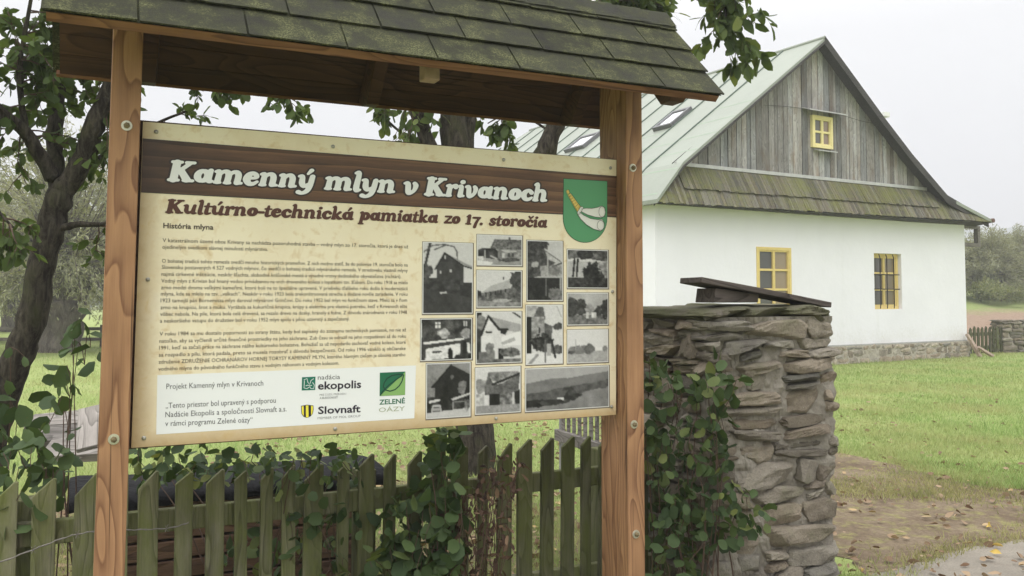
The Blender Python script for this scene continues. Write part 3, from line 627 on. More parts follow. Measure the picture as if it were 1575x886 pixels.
def m_band():
    N = NT("printed_timber_band"); w = N.n("ShaderNodeTexWave", wave_type='BANDS', bands_direction='Z', wave_profile='SAW'); w.inputs['Scale'].default_value = 7; w.inputs['Distortion'].default_value = 6; w.inputs['Detail'].default_value = 3
    w.inputs['Detail Scale'].default_value = .8; N.l(N.co((.14, 1, 1), False), w.inputs['Vector']); f = N.noise(N.co((.06, 1, 1), False), 70, 5, .7); b = N.noise(N.co((.6, 1, 1), False), 3.5, 5)
    v = N.math('ADD', N.math('MULTIPLY', w.outputs['Fac'], .25), N.math('ADD', N.math('MULTIPLY', f, .4), N.math('MULTIPLY', b, .45)))
    col = N.ramp(v, [(.28, (.038, .021, .014)), (.85, (.25, .135, .068)), (.55, (.115, .06, .033))])
    sp = N.n("ShaderNodeSeparateXYZ"); N.l(N.co((1, 1, 1), False), sp.inputs[0]); e_ = N.math('ADD', sp.outputs['X'], N.math('MULTIPLY', b, .3))
    col = N.mix(N.ramp(e_, [(.0, .85), (.45, 0.0)]), col, (.028, .02, .018)); return N.fin(col, .42, .35)
B1, B2, B3, B4 = bp(219.5, 213.5), bp(948, 271.5), bp(947.6, 333.8), bp(216.6, 295.3)
band = flat("printed_band", m_band(), [[B4, B3, B2, B1]], 1)
mm = MB(); ribbon(mm, [B4, B3], .004, -LAY * 2); ribbon(mm, [B1, B2], .003, -LAY * 2); mm.build("band_edge", m_ink("dark_band_line", (.05, .035, .028)), pan)
M_white = m_ink("white_print", (.76, .775, .77)); M_dark = m_ink("dark_print", (.04, .028, .024)); M_brown = m_ink("brown_print", (.085, .032, .022)); M_text = m_ink("text_print", (.085, .065, .052))
W1, W2, W3, W4 = bp(242, 577), bp(639.7, 562), bp(637.2, 643.3), bp(240.2, 668.3)
flat("white_notice", M_white, [[W4, W3, W2, W1]], 1)

# heavy rounded italic lettering, grown from strokes
def ring(cx, cy, rx, ry, rl, rt): return [(cx + rx * math.cos(a), cy + ry * math.sin(a), rt + (rl - rt) * abs(math.cos(a))) for a in np.linspace(0, 2 * math.pi, 25)]
def arch(x): return [(x + .03, .62, .08), (x + .2, .86, .1), (x + .42, .88, .13), (x + .54, .64, .15), (x + .53, .12, .15)]
TAIL = lambda x: [(x, .1, .12), (x + .22, .09, .07)]
FOOT = lambda x: [(x - .14, .06, .065), (x + .14, .06, .065)]
STEM = lambda x, top=.86: [(x - .17, top, .075), (x, top - .02, .12), (x, .12, .15)]
BOWLC = [(.7, .68, .14), (.5, .87, .11), (.24, .72, .16), (.16, .44, .18), (.3, .14, .14), (.54, .1, .12), (.76, .26, .07)]
ACUTE = lambda x, y=1.1: [(x, y, .06), (x + .16, y + .27, .115)]
GL = {
 'K': (1.36, [[(.3, .1, .18), (.3, 1.34, .18)], [(.08, .07, .075), (.54, .07, .075)], [(.08, 1.38, .075), (.54, 1.38, .075)], [(.42, .62, .1), (.98, 1.32, .1)], [(.8, 1.38, .075), (1.2, 1.38, .075)], [(.56, .82, .15), (.98, .14, .18)], [(.84, .07, .075), (1.3, .07, .075)]]),
 'a': (1.04, [ring(.42, .48, .27, .36, .165, .105), [(.8, .9, .12), (.76, .35, .145), (.82, .12, .125), (.99, .12, .065)]]),
 'm': (1.62, [STEM(.22), FOOT(.22), arch(.22), FOOT(.76), arch(.76), TAIL(1.3)]), 'n': (1.1, [STEM(.22), FOOT(.22), arch(.22), TAIL(.77)]),
 'h': (1.1, [STEM(.22, 1.4), FOOT(.22), arch(.22), TAIL(.77)]),
 'e': (.88, [[(.2, .5, .08), (.66, .56, .08), (.66, .74, .12), (.46, .89, .11), (.24, .74, .16), (.16, .42, .18), (.32, .12, .14), (.56, .1, .11), (.76, .27, .07)]]),
 'y': (1.0, [[(.03, .88, .075), (.2, .86, .12), (.24, .4, .15), (.38, .14, .12), (.62, .28, .09)], [(.79, .9, .13), (.74, .2, .145), (.62, -.22, .13), (.36, -.4, .1), (.14, -.33, .125)]]),
 'l': (.52, [[(.06, 1.4, .075), (.24, 1.38, .12), (.23, .15, .15), (.45, .09, .07)]]), 'v': (.92, [[(.03, .86, .075), (.2, .84, .13), (.3, .2, .14), (.42, .09, .12), (.64, .32, .1), (.7, .7, .13), (.6, .9, .1)]]),
 'r': (.76, [STEM(.22), FOOT(.22), [(.25, .62, .08), (.4, .84, .1), (.6, .9, .13), (.63, .76, .12)]]), 'i': (.52, [STEM(.23), TAIL(.23), [(.27, 1.24, .15)]]),
 'o': (.9, [ring(.44, .48, .27, .36, .175, .115)]), 'c': (.84, [BOWLC]),
 'u': (1.08, [[(.03, .86, .075), (.2, .86, .12), (.22, .35, .15), (.4, .1, .125), (.68, .26, .08)], [(.81, .9, .12), (.77, .14, .145), (1.0, .09, .065)]]),
 't': (.6, [[(.27, 1.18, .09), (.22, .22, .15), (.38, .08, .1), (.56, .16, .06)], [(.03, .87, .07), (.53, .87, .07)]]),
 'p': (1.02, [STEM(.22)[:2] + [(.2, -.33, .15)], [(.02, -.42, .065), (.42, -.42, .065)], ring(.56, .48, .25, .36, .17, .105)]),
 'k': (1.0, [STEM(.22, 1.4), FOOT(.22), [(.36, .42, .08), (.72, .84, .13)], [(.44, .5, .1), (.68, .14, .15), (.95, .11, .07)]]),
 'z': (.84, [[(.1, .86, .09), (.7, .87, .1)], [(.68, .8, .1), (.16, .14, .1)], [(.12, .1, .1), (.78, .12, .11)]]),
 's': (.74, [[(.62, .74, .1), (.4, .89, .1), (.2, .72, .13), (.34, .5, .14), (.56, .33, .14), (.46, .1, .11), (.18, .11, .1), (.1, .27, .08)]]),
 '1': (.66, [[(.32, 1.08, .15), (.32, .1, .15)], [(.1, .96, .07), (.3, 1.14, .1)], [(.08, .06, .065), (.56, .06, .065)]]),
 '7': (.8, [[(.08, .86, .1), (.74, .87, .11)], [(.7, .84, .09), (.46, .3, .13), (.36, -.3, .15)]]), '.': (.4, [[(.18, .12, .15)]]), '-': (.54, [[(.1, .46, .115), (.44, .46, .115)]]),
}
def acc(base, extra): return (GL[base][0], GL[base][1] + extra)
GL['ý'] = acc('y', [ACUTE(.5)]); GL['á'] = acc('a', [ACUTE(.46)]); GL['ú'] = acc('u', [ACUTE(.48)]); GL['č'] = acc('c', [[(.26, 1.36, .075), (.46, 1.14, .08), (.68, 1.38, .075)]])
def field(strokes, X, Y):
    F = np.full(X.shape, 9.0)
    for st in strokes:
        if len(st) > 2 and len(st) < 20:
            P = [Vector(p) for p in st]; P = spline(P, 4)
        else: P = [Vector(p) for p in st]
        if len(P) == 1: P = [P[0], P[0] + Vector((.001, 0, 0))]
        S = np.full(X.shape, 9.0)
        for a, b in zip(P[:-1], P[1:]):
            dx, dy = b.x - a.x, b.y - a.y; L = dx * dx + dy * dy + 1e-12; t = np.clip(((X - a.x) * dx + (Y - a.y) * dy) / L, 0, 1)
            S = np.minimum(S, np.hypot(X - a.x - t * dx, Y - a.y - t * dy) - (a.z + t * (b.z - a.z)))
        k = .03; h = np.clip(.5 + .5 * (F - S) / k, 0, 1); F = F * (1 - h) + S * h - k * h * (1 - h)
    return F
FC = {}
def glyph_polys(ch, grow):
    if (ch, grow) in FC: return FC[(ch, grow)]
    adv, st = GL[ch]; g_ = .04; xs_ = np.arange(-.35, adv + .4, g_); ys_ = np.arange(-.75, 1.75, g_); X, Y = np.meshgrid(xs_, ys_); F = field(st, X, Y) - grow; out = []
    for j in range(len(ys_) - 1):
        for i in range(len(xs_) - 1):
            c = [(i, j), (i + 1, j), (i + 1, j + 1), (i, j + 1)]; v = [F[b, a] for a, b in c]
            if min(v) >= 0: continue
            poly = []
            for k in range(4):
                a, b = c[k], c[(k + 1) % 4]; va, vb_ = v[k], v[(k + 1) % 4]
                if va < 0: poly.append((xs_[a[0]], ys_[a[1]]))
                if (va < 0) != (vb_ < 0): t = va / (va - vb_); poly.append((xs_[a[0]] + t * (xs_[b[0]] - xs_[a[0]]), ys_[a[1]] + t * (ys_[b[1]] - ys_[a[1]])))
            if len(poly) > 2: out.append(poly)
    FC[(ch, grow)] = out; return out
def heavy(word, pl, pr, xh, m, layer, grow=0.0, slant=.2):
    """word set between two board points on its baseline, x-height xh"""
    adv = sum(GL[c][0] for c in word); a, b = bp(*pl), bp(*pr); w = b[0] - a[0]; sxx = w / (adv - .05); z0 = (a[1] + b[1]) / 2; x = 0
    for ch in word:
        for P in glyph_polys(ch, grow): m.add([(a[0] + (x + px + slant * py * xh / sxx) * sxx, -LAY * layer, z0 + py * xh) for px, py in P], [tuple(range(len(P)))])
        x += GL[ch][0]
T1 = [("Kamenný", (257, 277.7), (481, 290)), ("mlyn", (498, 291), (606, 297)), ("v", (619, 298), (641, 299.5)), ("Krivanoch", (652, 300), (840, 310))]
T2 = [("Kultúrno-technická", (254, 327.8), (542, 338)), ("pamiatka", (552, 338.5), (672, 343)), ("zo", (682, 343.5), (706, 344.5)), ("17.", (715, 345), (742, 346)), ("storočia", (751, 346), (840, 351))]
ta, tb_, tc_ = MB(), MB(), MB()
for w_, a, b in T1: heavy(w_, a, b, .0505, ta, 4, .032); heavy(w_, a, b, .0505, tb_, 3, .15)
for w_, a, b in T2: heavy(w_, a, b, .0335, tc_, 3, .028)
tb_.build("title_outline", M_dark, pan); ta.build("title_lettering", M_white, pan); tc_.build("subtitle_lettering", M_brown, pan)

# plain sans text
def text_mesh(items, name, mat, layer):
    """items: (string, left px, right px, cap height in px at the left, bold)"""
    obs = []
    for s, a, b, cap, bold in items:
        c = bpy.data.curves.new("t", 'FONT'); c.body = s; c.size = 1; c.resolution_u = 2; c.offset = .022 if bold else (.0 if bold is None else .0); o = bpy.data.objects.new("t", c); COL.objects.link(o); obs.append(o)
    dg = bpy.context.evaluated_depsgraph_get(); dg.update(); m = MB()
    for o, (s, a, b, cap, bold) in zip(obs, items):
        me = bpy.data.meshes.new_from_object(o.evaluated_get(dg)); n = len(me.vertices); v = np.zeros(n * 3); me.vertices.foreach_get("co", v); v = v.reshape(-1, 3)
        A, B_ = bp(*a), bp(*b); x0, x1 = v[:, 0].min(), v[:, 0].max(); sx_ = (B_[0] - A[0]) / (x1 - x0); sz = abs(bp(a[0], a[1] - cap)[1] - A[1]) / .70
        z0 = A[1] + (B_[1] - A[1]) * (v[:, 0] - x0) / (x1 - x0)
        P = np.stack([A[0] + (v[:, 0] - x0) * sx_, np.full(n, -LAY * layer), z0 + v[:, 1] * sz], 1); base_ = len(m.V)
        m.V.extend(map(tuple, P.tolist())); m.T.extend([(.5, .5, .5)] * n); m.Fc.extend([tuple(base_ + i for i in p.vertices) for p in me.polygons])
        cu = o.data; bpy.data.objects.remove(o); bpy.data.curves.remove(cu); bpy.data.meshes.remove(me)
    return m.build(name, mat, pan)
L_ = ["V katastrálnom území obce Krivany sa nachádza pozoruhodná stavba – vodný mlyn zo 17. storočia, ktorá je dnes už", "ojedinelým svedkom slávnej minulosti mlynárstva.",
 "O bohatej tradícii tohto remesla svedčí mnoho historických prameňov. Z nich možno zistiť, že do polovice 19. storočia bolo na", "Slovensku postavených 4 527 vodných mlynov, čo svedčí o bohatej tradícii mlynárskeho remesla. V stredoveku vlastnili mlyny",
 "najmä cirkevné inštitúcie, neskôr šľachta, slobodné kráľovské mestá a výsadné vrstvy dedinského obyvateľstva (richtári).", "Vodný mlyn z Krivian bol hnaný vodou privádzanou na vrch dreveného kolesa s lopatkami tzv. žľabom. Do roku 1918 sa mlelo",
 "zrno medzi dvoma veľkými kameňmi, ktoré boli na to špeciálne upravené. V priebehu ďalšieho roku došlo k modernizácii", "mlyna, kde sa mlelo na tzv. „valkach“. Neskôr v roku 1923 bola zrekonštruovaná strecha a dodané novšie zariadenie. V roku",
 "1923 tamojší pán Bornemisza mlyn daroval mlynárovi Grinčovi. Do roku 1952 bol mlyn vo funkčnom stave. Mlelo sa v ňom", "zrno na krupicu, šrot a múku. Vyrábala sa kukuričná krupica, krúpy a elektrina pre vlastnú potrebu, keď v Krivanoch ešte",
 "vôbec nebola. Na píle, ktorá bola celá drevená, sa rezalo drevo na dosky, hranoly a fošne. Z dôvodu znárodnenia v roku 1948", "a neskoršieho vstupu do družstiev bol v roku 1952 mlyn spolu s pílou uzavretý a zapečatený.",
 "V roku 1984 sa mu dostalo pozornosti zo strany štátu, kedy bol zapísaný do zoznamu technických pamiatok, no nie až", "natoľko, aby sa vyčlenili určité finančné prostriedky na jeho záchranu. Zub času sa odrazil na jeho rozpadávaní až do roku",
 "1991, keď sa začali práce na záchrane nášho kultúrneho bohatstva. Bohužiaľ sa už nepodarilo zachovať vodné koleso, ktoré", "sa rozpadlo a pílu, ktorá padala, preto sa musela rozobrať z dôvodu bezpečnosti. Od roku 1996 vzniklo aj občianske",
 "združenie ZDRUŽENIE OCHRANÁROV HORNEJ TORYSY KAMENNÝ MLYN, ktorého hlavným cieľom je obnova starého", "vodného mlyna do pôvodného funkčného stavu s vodným náhonom a vodným kolesom."]
YB = [372.3, 382.5, 404, 413.6, 424.2, 434.6, 444.9, 454.6, 465, 475.6, 485.9, 496.3, 516.3, 527.3, 537.9, 548.6, 559.4, 570.2]
RX = [627.6, 411.9, 627, 627, 617, 627, 626.6, 626.5, 626, 626, 625.8, 537.6, 624.4, 624.2, 624, 623.7, 623.4, 521.4]
def yr(xl, yl, xr_): z = bp(xl, yl)[1]; lo, hi = 0, 886       # photo height of the same board height further right
def right_pt(xl, yl, xr_):
    z = bp(xl, yl)[1]; lo, hi = 100.0, 886.0
    for _ in range(40):
        mid = (lo + hi) / 2
        if bp(xr_, mid)[1] > z: lo = mid
        else: hi = mid
    return (xr_, lo)
items = []
for i, s in enumerate(L_):
    xl = 250 - (YB[i] - 372) * .032; items.append((s, (xl, YB[i]), right_pt(xl, YB[i], RX[i]), 6.0, None))
text_mesh(items, "history_text", M_text, 2)
text_mesh([("História mlyna", (251, 350.8), right_pt(251, 350.8, 328.3), 8, True)], "text_heading", M_text, 2)
M_gtext = m_ink("grey_print", (.10, .10, .105))
text_mesh([(s, a, (b, c), h, f) for s, a, b, c, h, f in (("Projekt Kamenný mlyn v Krivanoch", (255.8, 598.5), 404.8, 593, 8.6, False), ("„Tento priestor bol upravený s podporou", (254.8, 628), 424, 619.4, 8.6, False), ("Nadácie Ekopolis a spoločnosti Slovnaft a.s.", (254.2, 641.8), 440.7, 632.6, 8.6, False), ("v rámci programu Zelené oázy“", (254, 655.5), 388.3, 649.2, 8.6, False))], "notice_text", M_gtext, 2)
text_mesh([("nadácia", (488.7, 584), (522.9, 583), 7.5, False)], "sponsor_name", M_gtext, 2)
M_blk = m_ink("black_print", (.022, .016, .03))
text_mesh([("ekopolis", (488.7, 599.1), (555.3, 596.4), 12, True)], "sponsor_name", M_blk, 2); text_mesh([("Slovnaft", (489, 636.6), (554.3, 633.8), 11.2, True)], "sponsor_name", M_blk, 2)
text_mesh([("PRE ĽUDÍ, PRÍRODU", (491.5, 608.9), (532.2, 607), 3.1, False), ("A BUDÚCNOSŤ", (491.5, 613.8), (519.4, 612.6), 3.1, True), ("MEMBER OF MOL GROUP", (488.4, 645), (554.3, 641.4), 3.6, False)], "sponsor_motto", m_ink("pale_grey_print", (.25, .25, .26)), 2)
M_g1 = m_ink("dark_green_print", (.015, .13, .065)); M_g2 = m_ink("light_green_print", (.22, .40, .13)); M_g3 = m_ink("deep_green_print", (.01, .055, .035))
text_mesh([("ZELENÉ", (583.2, 622.2), (622.8, 620), 7.4, True)], "sponsor_name", M_g1, 2); text_mesh([("OÁZY", (582.5, 634), (622.5, 631.4), 7, False)], "sponsor_name", m_ink("olive_print", (.33, .36, .24)), 2)
def z7(x, y): return bp(430 + x / 7.159, 560 + y / 7.159)
flat("leaf_logo", M_g1, [[z7(1100, 352), z7(1381, 340), z7(1385, 82), z7(1103, 95)]], 2)
flat("leaf_logo_half", M_g2, [[z7(1104, 350), z7(1380, 339), z7(1384, 84)]], 3)
lf = MB(); ribbon(lf, [z7(*q) for q in ((1365, 118), (1310, 112), (1235, 125), (1180, 160), (1150, 205), (1140, 250), (1165, 285), (1215, 298), (1270, 280), (1315, 240), (1345, 190), (1365, 120))], .0048, -LAY * 4); ribbon(lf, [z7(*q) for q in ((1106, 345), (1140, 290), (1200, 230), (1280, 170), (1350, 125))], .0042, -LAY * 5); lf.build("leaf_logo_line", M_g3, pan)
M_teal = m_ink("teal_print", (.012, .15, .10)); flat("square_logo", M_teal, [[z7(243, 291), z7(391, 284), z7(395, 138), z7(246, 145)]], 2)
sq = MB()
for l in (((265, 175), (300, 158), (310, 200), (330, 225), (345, 180), (375, 160)), ((272, 180), (270, 225), (268, 262), (300, 270), (330, 250), (345, 270), (375, 268), (382, 230), (360, 200)), ((285, 240), (310, 232), (335, 240), (355, 232))): ribbon(sq, [z7(*q) for q in l], .0022, -LAY * 3 - .0003 * random.random())
sq.build("square_logo_line", M_white, pan)
sh = [(235, 460), (300, 447), (372, 455), (374, 500), (365, 545), (340, 575), (302, 593), (262, 578), (240, 545)]; flat("shield_logo", M_blk, [[z7(*q) for q in sh]], 2)
M_yel = m_ink("yellow_print", (.80, .70, .06)); flat("shield_logo_stripe", M_yel, [[z7(*q) for q in p] for p in (((242, 466), (264, 460), (266, 572), (246, 543)), ((288, 455), (316, 453), (318, 582), (303, 588), (289, 583)), ((345, 457), (367, 462), (366, 500), (358, 545), (346, 563)))], 3)
# coat of arms
def z8(x, y): return bp(840 + x / 6.325, 250 + y / 6.325)
def arc_pts(cx, cy, rx, ry, a0, a1, n=16): return [(cx + rx * math.cos(R(a)), cy + ry * math.sin(R(a))) for a in np.linspace(a0, a1, n)]
shp = [(170, 160), (590, 185), (590, 535)] + arc_pts(378, 540, 212, 235, 0, 180, 24)[1:] ; M_sh = m_ink("shield_green", (.085, .28, .13))
flat("shield_edge", M_g3, [[z8(378 + (x - 378) * 1.018, 470 + (y - 470) * 1.018) for x, y in shp][::-1]], 2); flat("coat_of_arms", M_sh, [[z8(*q) for q in shp][::-1]], 3)
up = [(338, 452), (385, 446), (440, 448), (490, 438), (535, 422), (562, 440), (572, 485), (560, 525), (530, 537), (470, 530), (400, 510), (332, 475)]
lo = [(318, 482), (360, 515), (420, 545), (490, 557), (540, 553), (560, 590), (555, 640), (525, 667), (455, 648), (385, 605), (330, 550), (304, 508)]
grip = [(206, 318), (234, 300), (332, 434), (300, 482)]; tip = [(190, 276), (212, 262), (226, 296), (204, 312)]
M_horn = m_ink("cream_print", (.68, .68, .63)); M_grip = m_ink("yellow_grip_print", (.68, .50, .12))
flat("coat_of_arms_horn", M_horn, [[z8(*q) for q in up]], 4); flat("coat_of_arms_horn", M_horn, [[z8(*q) for q in lo]], 6); flat("coat_of_arms_grip", M_grip, [[z8(*q) for q in grip], [z8(*q) for q in tip]], 4)
flat("coat_of_arms_ring", M_horn, [[z8(*q) for q in ((326, 432), (350, 432), (354, 446), (318, 505), (300, 505), (296, 485))]], 8)
ol = MB(); yy = -LAY * 9
for P in (up, lo, grip, tip, [(326, 432), (350, 432), (354, 446), (318, 505), (300, 505), (296, 485)]): ribbon(ol, [z8(*q) for q in P], .0016, yy, True); yy -= .0002
ribbon(ol, [z8(*q) for q in arc_pts(537, 480, 32, 52, 0, 345, 22)], .0016, yy, True); yy -= .0002; ribbon(ol, [z8(*q) for q in arc_pts(523, 612, 34, 47, 0, 345, 22)], .0016, yy, True)
for k in range(6):
    for o_ in (-1, 0, 1):
        x, y = 224 + 15 * k + o_ * (7 + k), 325 + 23 * k - o_ * (5 + k * .8); ribbon(ol, [z8(x, y), z8(x + 6, y + 8)], .0018, yy - .0003)
ol.build("coat_of_arms_line", m_ink("thin_black_line", (.03, .03, .03)), pan)
# screws round the panel
for px, py in ((240.2, 203), (512, 225.5), (774.4, 246), (938.7, 258.5), (941.8, 448.8), (227.3, 430), (221.3, 673.8), (515.4, 659.5), (762.7, 643.7), (940.4, 625.5)):
    x, z = bp(px, py); b = MB(); b.lathe([(.0078, .0008), (.0078, .002), (.0058, .003), (.0055, .006), (.0035, .0075), (.001, .008)], (x, -.0006, z), (0, -1, 0), 12); b.build("screw", M_zinc, pan, smooth=False)

# the thirteen old photographs: tone drawings carried by a fine vertex grid
class Pic:
    def __init__(s, w, h, base=.8):
        s.w, s.h = w, h; s.X, s.Y = np.meshgrid((np.arange(w) + .5) / w, (np.arange(h) + .5) / h); s.A = np.full((h, w), base, float)
    def n(s, sc_, seed, oct_=3):
        r = np.random.default_rng(seed); out = np.zeros_like(s.A); amp = 1; tot = 0
        for o in range(oct_):
            gx, gy = int(sc_ * 2 ** o) + 2, int(sc_ * 2 ** o * s.h / s.w) + 2; G = r.uniform(-1, 1, (gy + 1, gx + 1)); fx, fy = s.X * (gx - 1), s.Y * (gy - 1); ix, iy = fx.astype(int), fy.astype(int); tx, ty = fx - ix, fy - iy
            out += amp * ((G[iy, ix] * (1 - tx) + G[iy, ix + 1] * tx) * (1 - ty) + (G[iy + 1, ix] * (1 - tx) + G[iy + 1, ix + 1] * tx) * ty); tot += amp; amp *= .65
        return out / tot
    def poly(s, P, v, nz=0.0, sc_=8, seed=1, wob=0.0):
        W = s.n(14, seed + 50) * wob; m = in_poly((s.X + W).ravel(), (s.Y + W).ravel(), P).reshape(s.A.shape); s.A[m] = (v + nz * s.n(sc_, seed))[m] if nz else v; return s
    def line(s, P, w, v):
        for (x0, y0), (x1, y1) in zip(P[:-1], P[1:]):
            ar = s.h / s.w; dx, dy = x1 - x0, (y1 - y0) * ar; t = np.clip(((s.X - x0) * dx + (s.Y - y0) * ar * dy) / (dx * dx + dy * dy + 1e-9), 0, 1); s.A[np.hypot(s.X - x0 - t * dx, (s.Y - y0) * ar - t * dy) < w] = v
        return s
    def bush(s, cx, cy, rx, ry, v, seed, nz=.2):
        d = ((s.X - cx) / rx) ** 2 + ((s.Y - cy) / ry) ** 2 + s.n(12, seed) * .9; m = d < 1; s.A[m] = (v + nz * s.n(18, seed + 9))[m]; return s
    def grain(s, a, seed):
        p_ = np.pad(s.A, 1, mode='edge'); s.A = (p_[1:-1, 1:-1] * 4 + (p_[:-2, 1:-1] + p_[2:, 1:-1] + p_[1:-1, :-2] + p_[1:-1, 2:]) * 1.5) / 10
        s.A = s.A + a * .7 * s.n(22, seed, 3) + a * .35 * np.random.default_rng(seed).uniform(-1, 1, s.A.shape); return s
def rect(a, b, c, d): return [(a, b), (c, b), (c, d), (a, d)]
def pics():
    o = []
    p = Pic(66, 96, .84).poly(rect(0, .5, 1, 1), .22, .12, 10, 3); p.line([(.14, .0), (.02, .4)], .025, .2).line([(.0, .14), (.18, .04), (.42, .02), (.62, .05), (.68, .12), (.69, .22)], .012, .35).line([(.22, .1), (.45, .03)], .012, .3)
    p.bush(.07, .4, .13, .12, .3, 5).poly([(.43, .14), (.24, .375), (.27, .375), (.27, .58), (.82, .6), (.82, .33)], .24, .1, 8, 7).poly([(.43, .14), (.82, .31), (1, .36), (1, .33), (.85, .28)], .6, .08).poly([(.82, .33), (1, .36), (1, .56), (.82, .56)], .85)
    p.line([(.43, .14), (.24, .375)], .012, .12).line([(.43, .14), (.82, .325), (1, .36)], .012, .14).poly(rect(.43, .18, .46, .23), .8).poly(rect(.33, .4, .36, .44), .85).poly(rect(.53, .37, .58, .42), .8); p.poly(rect(.0, .52, .75, .68), .25, .2, 9, 8).poly([(.0, .64), (1, .78), (1, 1), (0, 1)], .24, .08, 6, 4).poly([(.33, .7), (.47, .69), (.48, .72), (.35, .725)], .8); o.append((p.grain(.05, 1), (650, 372, 726.8, 482.3)))
    p = Pic(66, 48, .85).poly(rect(0, .78, 1, 1), .62, .12).poly([(.38, .12), (1, .12), (1, .5), (.28, .45)], .42, .3, 30, 12).poly(rect(.42, .45, 1, .8), .55, .3, 12, 3).poly([(.0, .85), (.35, .9), (.3, 1), (0, 1)], .92).poly([(.02, .5), (.1, .44), (.4, .44), (.46, .55), (.46, .8), (.02, .75)], .2, .25, 10, 6).poly(rect(.02, .7, .14, .85), .85, .1).line([(.17, .5), (.17, .85)], .012, .7).line([(.3, .7), (.45, .8)], .02, .7).poly(rect(.7, .05, .74, .14), .35).poly([(.52, .48), (.88, .5), (.88, .55), (.55, .53)], .75).poly(rect(.55, .58, .6, .75), .8).poly(rect(.68, .58, .72, .7), .25).poly(rect(.78, .58, .82, .7), .25).bush(.7, .82, .25, .07, .3, 4); o.append((p.grain(.08, 2), (733.3, 360.5, 803, 409.4)))
    p = Pic(66, 54, .86).poly(rect(0, .75, 1, 1), .55, .25, 14, 3).poly([(.1, .6), (.3, .42), (.82, .2), (.72, .5), (.1, .64)], .72, .05).poly([(.08, .62), (.75, .48), (.82, .3), (1, .3), (1, .88), (.08, .82)], .4, .3, 16, 5).bush(.95, .25, .2, .3, .28, 6).bush(.03, .65, .08, .12, .25, 7).poly(rect(.57, .17, .61, .24), .3).bush(.55, .82, .2, .05, .7, 9)
    for k in range(5): p.poly(rect(.18 + .11 * k, .62 - .03 * k, .21 + .11 * k, .72 - .03 * k), .18)
    o.append((p.grain(.07, 3), (732.8, 415.4, 802.3, 472.7)))
    p = Pic(50, 84, .8).poly([(.38, .12), (.9, .35), (.6, .48), (.5, .3)], .75, .2, 10, 2).poly([(.0, .0), (.4, .0), (.55, .25), (.6, .6), (0, .62)], .28, .25, 12, 3).poly([(.35, .42), (1, .38), (1, .62), (.4, .62)], .62, .25, 16, 4).line([(.4, .12), (.95, .34)], .014, .4).poly([(.55, .3), (.8, .36), (.6, .44)], .3, .2, 12, 21).line([(.6, .46), (1, .36)], .02, .25).bush(.75, .5, .2, .08, .5, 31).line([(.58, .2), (.58, .62)], .02, .7).poly(rect(0, .62, 1, 1), .15, .12, 10, 5).line([(.53, .64), (.53, .92)], .02, .6).line([(.96, .62), (.96, 1)], .03, .65).bush(.22, .4, .1, .05, .7, 8).bush(.8, .9, .2, .12, .45, 9).line([(.3, .61), (1, .6)], .02, .75).bush(.25, .05, .35, .12, .25, 11); o.append((p.grain(.08, 4), (809.8, 369.3, 865.4, 462.8)))
    p = Pic(58, 56, .72).poly(rect(0, 0, 1, .28), .4, .4, 8, 2).poly([(.0, .25), (.35, .2), (.95, .3), (.95, .36), (0, .3)], .85, .1).poly(rect(.0, .3, .6, .75), .75, .12, 6, 3).line([(.17, .25), (.13, .7)], .022, .1).line([(.25, .25), (.22, .7)], .022, .1).bush(.65, .65, .28, .32, .16, 5).poly(rect(.75, .3, 1, .9), .6, .4, 14, 6).bush(.65, .68, .24, .24, .15, 7).poly(rect(0, .74, 1, 1), .2, .25, 14, 8).bush(.45, .1, .2, .15, .2, 10); o.append((p.grain(.1, 5), (872, 383.2, 935.4, 443.7)))
    p = Pic(58, 46, .68).poly(rect(0, 0, 1, .5), .72, .12, 3, 3).poly(rect(0, .7, 1, 1), .45, .25, 18, 4).bush(.1, .45, .2, .3, .25, 5).bush(.32, .42, .14, .25, .22, 6).poly([(.2, .65), (.32, .45), (.5, .65)], .3, .2).bush(.55, .5, .12, .15, .6, 7).bush(.75, .6, .1, .2, .25, 8).bush(.95, .5, .14, .3, .2, 9).poly(rect(.44, .6, .52, .8), .85, .2).poly(rect(.58, .6, .7, .78), .8, .25, 10, 3); o.append((p.grain(.07, 6), (872, 450.2, 935.4, 499.6)))
    p = Pic(58, 46, .88).poly(rect(0, .66, 1, 1), .68, .12, 18, 3).bush(.3, .6, .25, .13, .5, 4).bush(.52, .58, .12, .15, .4, 5).poly([(.46, .66), (.57, .42), (.68, .56), (.68, .66)], .42, .15).poly(rect(.68, .55, .85, .64), .92).bush(.08, .68, .1, .05, .3, 6).bush(.93, .6, .07, .1, .6, 7).line([(.2, .3), (.2, .6)], .01, .65); o.append((p.grain(.05, 7), (872, 507.3, 935.4, 556.8)))
    p = Pic(50, 82, .86).poly(rect(.0, .0, .3, .2), .68, .2).poly([(.2, .2), (.33, .02), (.46, .02), (.53, .24), (.2, .22)], .38, .15, 10, 2).poly(rect(.14, .2, .5, .62), .6, .35, 12, 3).poly(rect(0, .2, .15, .85), .12, .08).poly([(.5, .3), (.72, .36), (.7, .58), (.5, .58)], .35, .2, 10, 4).bush(.88, .36, .14, .06, .3, 5).poly(rect(0, .82, 1, 1), .9, .06).bush(.45, .65, .32, .16, .2, 6, .4).bush(.85, .76, .2, .08, .35, 7).line([(.3, .85), (.08, 1)], .04, .6).line([(.52, .6), (.53, .98)], .02, .4).line([(.7, .6), (.8, .9)], .025, .15).poly(rect(.57, .66, .68, .86), .7).poly(rect(.35, .38, .39, .48), .2).line([(.85, .02), (.97, .2)], .01, .6); o.append((p.grain(.08, 8), (808.5, 469, 865.4, 559.2)))
